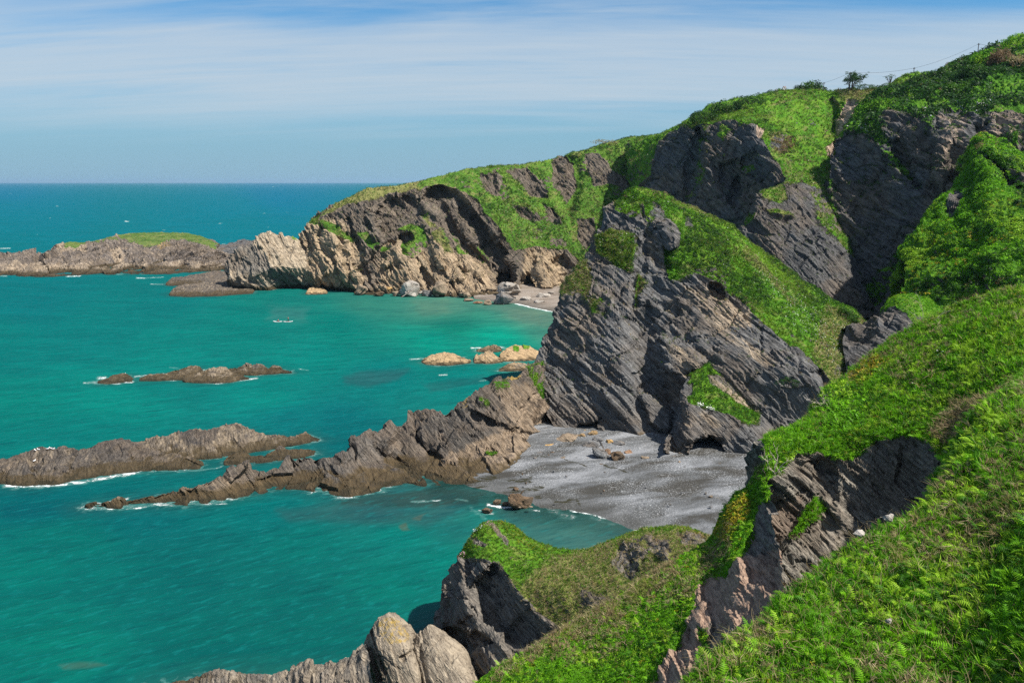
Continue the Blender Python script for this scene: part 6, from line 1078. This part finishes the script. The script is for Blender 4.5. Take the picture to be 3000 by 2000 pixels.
for i, q in enumerate([
    (1660, 1288, 74, 17, 'tan', "wide flat tan slab at the top of the shingle", .12), (1704, 1281, 24, 14, 'ochre', "orange block nearest the wide flat tan slab", 0), (1736, 1277, 32, 18, 'ochre', "orange slab leaning against the foot of the slate face", .3), (1716, 1268, 22, 10, 'ochre', "small orange stone under the slate face", 0), (1735, 1310, 60, 24, 'grey', "pinkish grey slab with a shaded front on the shingle", .1), (1750, 1293, 36, 18, 'grey', "grey block behind the pinkish grey slab", 0),
    (1784, 1298, 28, 12, 'ochre', "small orange slab between two grey blocks", 0), (1812, 1309, 42, 21, 'grey', "smooth blue grey block on the shingle", 0), (1838, 1302, 22, 12, 'tan', "small tan stone right of the blue grey block", 0), (1760, 1341, 52, 30, 'grey', "dark tilted slab at the front left of the beach rocks", -.4), (1778, 1333, 26, 22, 'rust', "rusty pointed stone leaning on the dark tilted slab", .2), (1809, 1349, 42, 36, 'brown', "upright brown block at the front of the beach rocks", 0),
    (1841, 1332, 32, 17, 'rust', "rusty stone right of the upright brown block", 0), (1889, 1348, 26, 18, 'tan', "lone striped stone near the shadow of the cave outcrop", 0), (1608, 1308, 34, 9, 'ochre', "bright orange flat stone alone on the grey shingle", .1), (1530, 1482, 86, 46, 'brown', "big brown boulder at the edge of the small cove", -.12), (1510, 1437, 22, 13, 'brown', "small brown stone behind the big brown boulder", 0), (1457, 1477, 30, 19, 'brown', "brown stone in the surf left of the big brown boulder", 0), (1426, 1501, 36, 17, 'brown', "small brown rock ringed by foam in front of the cove", 0), (1484, 1478, 26, 12, 'brown', "low wet stone touching the big brown boulder", 0)]):
    boulder(*q[:6], seed=300 + i, flat=q[6], z=1.3 if q[1] < 1300 else (.9 if q[1] < 1400 else .05))
for i in range(90):
    u = rng.normal(1800, 130) if i % 3 else rng.uniform(1480, 2120); vv = rng.normal(1325, 22) if i % 3 else rng.uniform(1300, 1490)
    vv = max(vv, 1290); boulder(u, vv, rng.uniform(5, 15), rng.uniform(3, 7), ('grey', 'tan', 'grey', 'brown')[i % 4], "small loose stone on the grey shingle", 400 + i, z=.9, group="loose stones on the shingle")
for i in range(48):
    t = rng.uniform(); u = 1690 + t * 560; vv = np.interp(u, [1690, 1780, 1850, 1960, 2000, 2250], [1274, 1280, 1296, 1318, 1362, 1356]) + rng.uniform(0, 10); boulder(u, vv, rng.uniform(7, 18), rng.uniform(4, 10), ('grey', 'brown', 'grey', 'tan')[i % 4], "fallen stone lying along the foot of the slate face", 500 + i, z=1.1, group="fallen stones at the foot of the slate face")
for q in [(2604, 1822, 22, 16, 'pale', "small white stone lying in the bracken", 16.4), (2604, 1522, 34, 22, 'pale', "pale stone at the upper edge of the bracken bank", 23.6), (2516, 1565, 40, 14, 'pale', "flat pale stone below the first one on the bracken bank's edge", 23.0)]:
    u, v, w, h, kd, lab, Y = q; z = P(u, v, Y)[2]; boulder(u, v, w, h, kd, lab, int(u), z=z, name="stone")

# ---- flowering shrubs, thrift, dead branches
M_TWIG = plain("bleached_twig", (.42, .36, .29), .9)
def blossom(land_, line, n, r, label, col=(.78, .76, .72), name="flowering_shrub", cat="flowering shrub", size=.055):
    pts = [surf_at(land_, *q) for q in line]; base = pts[0][0]; e = emptyat(name, base); tag(e, label, cat)
    P_ = []; Nn = []
    for i in range(n):
        a = rng.uniform(0, len(pts) - 1.001); k = int(a); p = pts[k][0] + (pts[k + 1][0] - pts[k][0]) * (a - k); d = unit(rng.normal(size=3)); d[2] = abs(d[2]); P_.append(p + d * rng.uniform(.1, 1) * r - base); Nn.append(d)
    P_ = np.array(P_); Nn = np.array(Nn); m = n // 2
    V, Fc, C = instances(T_FINE, P_[:m] - Nn[:m] * .06, Nn[:m], rng.uniform(.14, .24, m) * min(1, r * 2.5), palette(P_[:m], 'lush')); link("foliage", rawmesh("foliage", V, Fc, False, col=C), M_LEAF, e)
    V, Fc, C = instances([t_leaves(5, .9, .7, seed=77)], P_ + Nn * .05, Nn, rng.uniform(.6, 1.3, n) * size, np.array(col) * rng.uniform(.85, 1.1, (n, 1))); link("blossom", rawmesh("blossom", V, Fc, False, col=C), M_DRY, e)
blossom("near_slope", [(2688, 1140), (2715, 1110), (2740, 1075), (2765, 1045)], 420, .5, "white flowering spray slanting up the middle of the near slope")
blossom("near_slope", [(2905, 1215), (2925, 1190), (2945, 1170)], 240, .4, "white flowering clump near the right edge above the pale grass")
blossom("near_slope", [(2770, 1370), (2790, 1340), (2800, 1325)], 160, .35, "small white flowering clump hanging above the near rock face")
blossom("near_slope", [(2790, 1190), (2810, 1180)], 60, .35, "sparse white flowers right of the large flowering spray")
blossom("cove_promontory", [(1428, 1538), (1440, 1534)], 40, .4, "pink thrift at the very tip of the cove promontory", (.55, .32, .40), "thrift_clump", "flowers", .08)
blossom("cove_promontory", [(1352, 1628), (1368, 1622)], 36, .4, "pink thrift on the seaward lip above the black face", (.55, .32, .40), "thrift_clump", "flowers", .08)
blossom("cove_promontory", [(1478, 1578), (1490, 1588)], 30, .4, "pink thrift in the rocky crack below the tip", (.55, .32, .40), "thrift_clump", "flowers", .08)
blossom("cove_promontory", [(1390, 1560), (1415, 1545)], 36, .4, "white campion along the tip of the cove promontory", (.8, .8, .74), "campion_clump", "flowers", .08)
blossom("cove_promontory", [(1480, 1655), (1488, 1662)], 26, .35, "white campion just above the black face", (.8, .8, .74), "campion_clump", "flowers", .08)
blossom("cave_outcrop", [(2045, 1185), (2055, 1190)], 30, .7, "left of two white flower clumps on the cave outcrop", (.8, .8, .74), "campion_clump", "flowers", .16)
blossom("cave_outcrop", [(2076, 1195), (2084, 1200)], 30, .7, "right of two white flower clumps on the cave outcrop", (.8, .8, .74), "campion_clump", "flowers", .16)
def branch(land_, u, v, L_, label, dirs, seed, thick=.03):
    g = np.random.default_rng(seed); p, nn = surf_at(land_, u, v); e = tag(bpy.data.objects.new("dead_branch", None), None); tb = []
    def grow(o, d, l, r, lv):
        pts = [o]; q = o
        for i in range(4): d = unit(d + g.normal(size=3) * .22 + [0, 0, .03]); q = q + d * l / 4; pts.append(q)
        tb.append(tube(pts, np.linspace(r, r * .45, 5), 4))
        if lv:
            for i in (1, 2, 3, 4): grow(pts[i], unit(d + g.normal(size=3) * .8), l * g.uniform(.35, .6), r * .5, lv - 1)
    for d in dirs: grow(np.zeros(3), unit(np.array(d, float)), L_ * g.uniform(.7, 1), thick, 2)
    bpy.data.objects.remove(e); V, Fc = join(tb); o = link("dead_branch", rawmesh("dead_branch", V, Fc), M_TWIG); o.location = p + nn * .02; tag(o, label, "dead branch")
branch("near_slope", 2268, 1390, 1.5, "bleached forked branch sticking out at the left end of the near slope", [(.2, -.3, 1), (.9, -.5, .7), (-.3, -.4, .8)], 3)
branch("near_slope", 2712, 968, 2.0, "dead arching branch on the near slope's skyline against the rock knob", [(-1, .1, .35), (-.8, 0, .6)], 5, .025)
branch("near_slope", 2730, 950, 1.2, "upright dead twig on the near slope's skyline", [(.1, 0, 1)], 6, .02)
branch("near_slope", 2415, 1195, 1.3, "bare bristling twigs at the tip of the near slope", [(-.4, -.2, 1), (.1, -.3, 1), (-.8, -.2, .6)], 7, .02)
branch("lower_slope", 2040, 1690, 1.5, "tangle of dead grey stems beside the bare path", [(-1, -.5, .1), (-.8, -.6, .3), (.6, -.4, .5)], 8, .03)
branch("lower_slope", 2140, 1500, 1.3, "thin bare twigs beside the yellow bush above the shingle", [(-.7, 0, .8), (-.3, -.1, 1), (.4, 0, 1)], 9, .018)

# ---- paddleboards and paddlers
M_BOARD = plain("white_board", (.8, .8, .8), .35, .03); M_RED = plain("red_rail", (.35, .05, .06), .5); M_WET = plain("black_wetsuit", (.015, .017, .022), .6); M_SKIN = plain("skin", (.42, .26, .19), .6, .08); M_PINK = plain("pink_top", (.50, .08, .20), .7); M_HAIR = plain("brown_hair", (.07, .045, .03), .8); M_PAD = plain("paddle", (.06, .06, .06), .5)
def board(u, v, L_, rz, label, nose=.25):
    b = np.array(Z(u, v, .0)); n = 24; V = []; Fc = []
    for i in range(n + 1):
        t = i / n * 2 - 1; w = .40 * (1 - abs(t) ** 3.2) ** .6 + .005; z = nose * max(0, t) ** 3 + .10 * max(0, -t) ** 4
        V += [(t * L_ / 2, -w, .10 + z), (t * L_ / 2, -w * .85, .16 + z), (t * L_ / 2, w * .85, .16 + z), (t * L_ / 2, w, .10 + z), (t * L_ / 2, w * .8, .0 + z), (t * L_ / 2, -w * .8, .0 + z)]
    for i in range(n):
        for k in range(6): a = i * 6 + k; c = i * 6 + (k + 1) % 6; Fc.append((a, c, c + 6, a + 6))
    o = link("paddleboard", rawmesh("paddleboard", V, Fc, True), M_BOARD); o.location = b; o.rotation_euler = (0, 0, rz); tag(o, label, "paddleboard", "paddleboards in the bay")
    dp = []
    for t in (-.35, -.2, -.05, .1, .25): dp.append((t * L_, .30))
    V = []; Fc = []
    for x, w in dp: V += [(x, -w, .166), (x, w, .166)]
    for i in range(4): Fc.append((2 * i, 2 * i + 2, 2 * i + 3, 2 * i + 1))
    link("deck_pad", rawmesh("deck_pad", V, Fc), M_RED, o); return b
def skin_body(name, joints, edges, mat, parent=None, sub=2):
    me = bpy.data.meshes.new(name); me.from_pydata([j[:3] for j in joints], edges, []); o = link(name, me, mat, parent)
    md = o.modifiers.new("skin", 'SKIN'); md.use_smooth_shade = True
    for i, j in enumerate(joints): me.skin_vertices[0].data[i].radius = (j[3], j[4] if len(j) > 4 else j[3]); me.skin_vertices[0].data[i].use_root = (i == 0)
    s_ = o.modifiers.new("smooth", 'SUBSURF'); s_.levels = sub; s_.render_levels = sub; return o
def ball(c, r, sq=(1, 1, 1), n=10):
    V = []; Fc = []
    for i in range(n + 1):
        a = math.pi * i / n
        for k in range(n): t = 6.2832 * k / n; V.append((c[0] + r * sq[0] * math.sin(a) * math.cos(t), c[1] + r * sq[1] * math.sin(a) * math.sin(t), c[2] + r * sq[2] * math.cos(a)))
    for i in range(n):
        for k in range(n): p = i * n + k; q = i * n + (k + 1) % n; Fc += [(p, q, q + n), (p, q + n, p + n)]
    return np.array(V), np.array(Fc)
def person(loc, rz, standing, label):
    e = emptyat("person", loc); e.rotation_euler = (0, 0, rz); tag(e, label, "person")
    if standing:   # 0 pelvis 1 waist 2 chest 3 neck 4 head | legs | arms, hands on the paddle at the left
        J = [(0, 0, .95, .13, .10), (0, 0, 1.12, .12, .09), (-.02, 0, 1.36, .15, .10), (-.04, 0, 1.50, .05), (-.05, 0, 1.58, .075), (-.055, 0, 1.70, .085, .10), (-.05, 0, 1.78, .05),
             (0, .11, .90, .085), (-.05, .13, .50, .06), (0, .14, .12, .042), (-.12, .14, .05, .04), (0, -.11, .90, .085), (-.05, -.13, .50, .06), (0, -.14, .12, .042), (-.12, -.14, .05, .04),
             (-.02, .19, 1.40, .055), (-.20, .22, 1.18, .042), (-.40, .12, 1.08, .032), (-.47, .10, 1.06, .026), (-.02, -.19, 1.40, .055), (-.24, -.16, 1.44, .042), (-.40, -.02, 1.50, .032), (-.46, .02, 1.52, .026)]
    else:          # sitting with the knees drawn up
        J = [(0, 0, .12, .15, .12), (.02, 0, .30, .13, .10), (-.02, 0, .52, .15, .10), (-.05, 0, .66, .05), (-.06, 0, .73, .075), (-.065, 0, .85, .085, .10), (-.06, 0, .93, .05),
             (-.05, .11, .12, .09), (-.42, .14, .38, .065), (-.62, .14, .06, .045), (-.74, .14, .04, .04), (-.05, -.11, .12, .09), (-.42, -.14, .38, .065), (-.62, -.14, .06, .045), (-.74, -.14, .04, .04),
             (-.02, .19, .56, .055), (-.18, .24, .34, .042), (-.38, .16, .42, .032), (-.44, .14, .44, .026), (-.02, -.19, .56, .055), (-.18, -.24, .34, .042), (-.38, -.16, .42, .032), (-.44, -.14, .44, .026)]
    E = [(0, 1), (1, 2), (2, 3), (3, 4), (4, 5), (5, 6), (0, 7), (7, 8), (8, 9), (9, 10), (0, 11), (11, 12), (12, 13), (13, 14), (2, 15), (15, 16), (16, 17), (17, 18), (2, 19), (19, 20), (20, 21), (21, 22)]
    skin_body("body", J, E, M_SKIN, e)
    gr = lambda idx, mp, nm, mt: skin_body(nm, [tuple(J[i][:3]) + tuple(r * 1.12 + .026 for r in J[i][3:]) for i in idx], mp, mt, e, 1)
    gr([0, 7, 8, 9, 11, 12, 13], [(0, 1), (1, 2), (2, 3), (0, 4), (4, 5), (5, 6)], "trousers", M_WET)
    gr([1, 2, 15, 16, 19, 20], [(0, 1), (1, 2), (2, 3), (1, 4), (4, 5)], "jacket", M_WET if standing else M_PINK)
    h = J[5]; link("hair", rawmesh("hair", *ball((h[0] + .02, h[1], h[2] + .03), .105, (1, .92, 1.05))), M_HAIR, e)
    fx = h[0] - .088; link("nose", rawmesh("nose", *tube([(fx + .02, 0, h[2] + .02), (fx - .02, 0, h[2] - .02)], [.008, .014], 4)), M_SKIN, e)
    for s in (-1, 1): link("eye", rawmesh("eye", *ball((fx + .004, s * .032, h[2] + .015), .010, n=6)), M_WET, e)
    for a, b in ((18, 17), (22, 21)):       # fingers closed round what is held
        p = np.array(J[a][:3]); d = unit(p - np.array(J[b][:3]))
        for k in range(4): o = p + np.array([0, 0, .024 - .016 * k]); link("finger", rawmesh("finger", *tube([o, o + d * .035 + [0, .012, 0], o + d * .05 + [0, -.012, 0], o + d * .03 + [0, -.03, 0]], [.009, .009, .008, .007], 5)), M_SKIN, e)
        link("thumb", rawmesh("thumb", *tube([p + [0, 0, .01], p + [.0, -.03, .03], p + d * .03 + [0, -.035, .02]], [.010, .009, .008], 5)), M_SKIN, e)
ba = board(813.5, 942.6, 3.25, .06 + math.pi, "white paddleboard under the seated paddler, left of a pair"); bb = board(844, 942.8, 3.45, .03, "white paddleboard with red deck under the standing paddler")
person((ba[0] + .35, ba[1], .17), 0, False, "person in a pink top sitting on the left paddleboard"); person((bb[0] + .15, bb[1], .17), 0, True, "person in a black wetsuit standing on the right paddleboard")
pd = np.array([bb[0] + .15 - .47, bb[1] + .06, .17]); V, Fc = join([tube([(0.02, -.03, 1.70), (-.03, .03, 1.06), (-.10, .12, .25)], [.016, .016, .016], 6), tube([(-.10, .12, .25), (-.115, .135, .05), (-.14, .16, -.25)], [.02, .10, .06], 6)])
o = link("paddle", rawmesh("paddle", V, Fc), M_PAD); o.location = pd; tag(o, "paddle in the hands of the standing paddler", "paddle")

# ---- gulls
M_GULL = plain("white_feathers", (.8, .8, .79), .7, .04); M_WING = plain("grey_wing", (.42, .43, .46), .7, .06); M_BEAK = plain("yellow_beak", (.6, .36, .03), .5)
def gull(land_, u, v, rz, label, s=1.25, group="gulls on the reef"):
    p, nn = surf_at(land_, u, v); e = emptyat("gull", p + np.array([0, 0, .10])); e.rotation_euler = (0, 0, rz); e.scale = (s, s, s); tag(e, label, "gull", group)
    J = [(0, 0, .14, .085), (-.12, 0, .13, .055), (-.24, 0, .12, .02), (.10, 0, .18, .07), (.14, 0, .27, .035), (.17, 0, .33, .042), (.20, 0, .335, .02)]
    skin_body("body", J, [(0, 1), (1, 2), (0, 3), (3, 4), (4, 5), (5, 6)], M_GULL, e, 2)
    for q in (-1, 1):
        link("wing", rawmesh("wing", *ball((-.06, q * .062, .16), .13, (1.35, .25, .5), 8)), M_WING, e); link("leg", rawmesh("leg", *tube([(0.01, q * .03, .08), (.01, q * .03, -.12)], [.008, .008], 5)), M_BEAK, e)
    link("beak", rawmesh("beak", *tube([(.205, 0, .335), (.26, 0, .325)], [.014, .004], 5)), M_BEAK, e)
for nm, u, v, rz, lab in (("low_reef.001", 366, 1097, .5, "white gull alone on the small brown rock of the surf ringed reef"), ("long_reef", 104, 1322, 2.6, "leftmost gull of the group on the wide brown reef"), ("long_reef", 113, 1320, 3.0, "second gull from the left on the wide brown reef"), ("long_reef", 140, 1318, .3, "gull at the left of the three close together on the wide brown reef"), ("long_reef", 149, 1317, 2.9, "middle gull of the three close together on the wide brown reef"), ("long_reef", 157, 1318, .2, "rightmost gull on the wide brown reef"), ("long_reef", 102, 1354, 1.2, "lone gull lower down the face of the wide brown reef")):
    gull(nm, u, v, rz, lab)
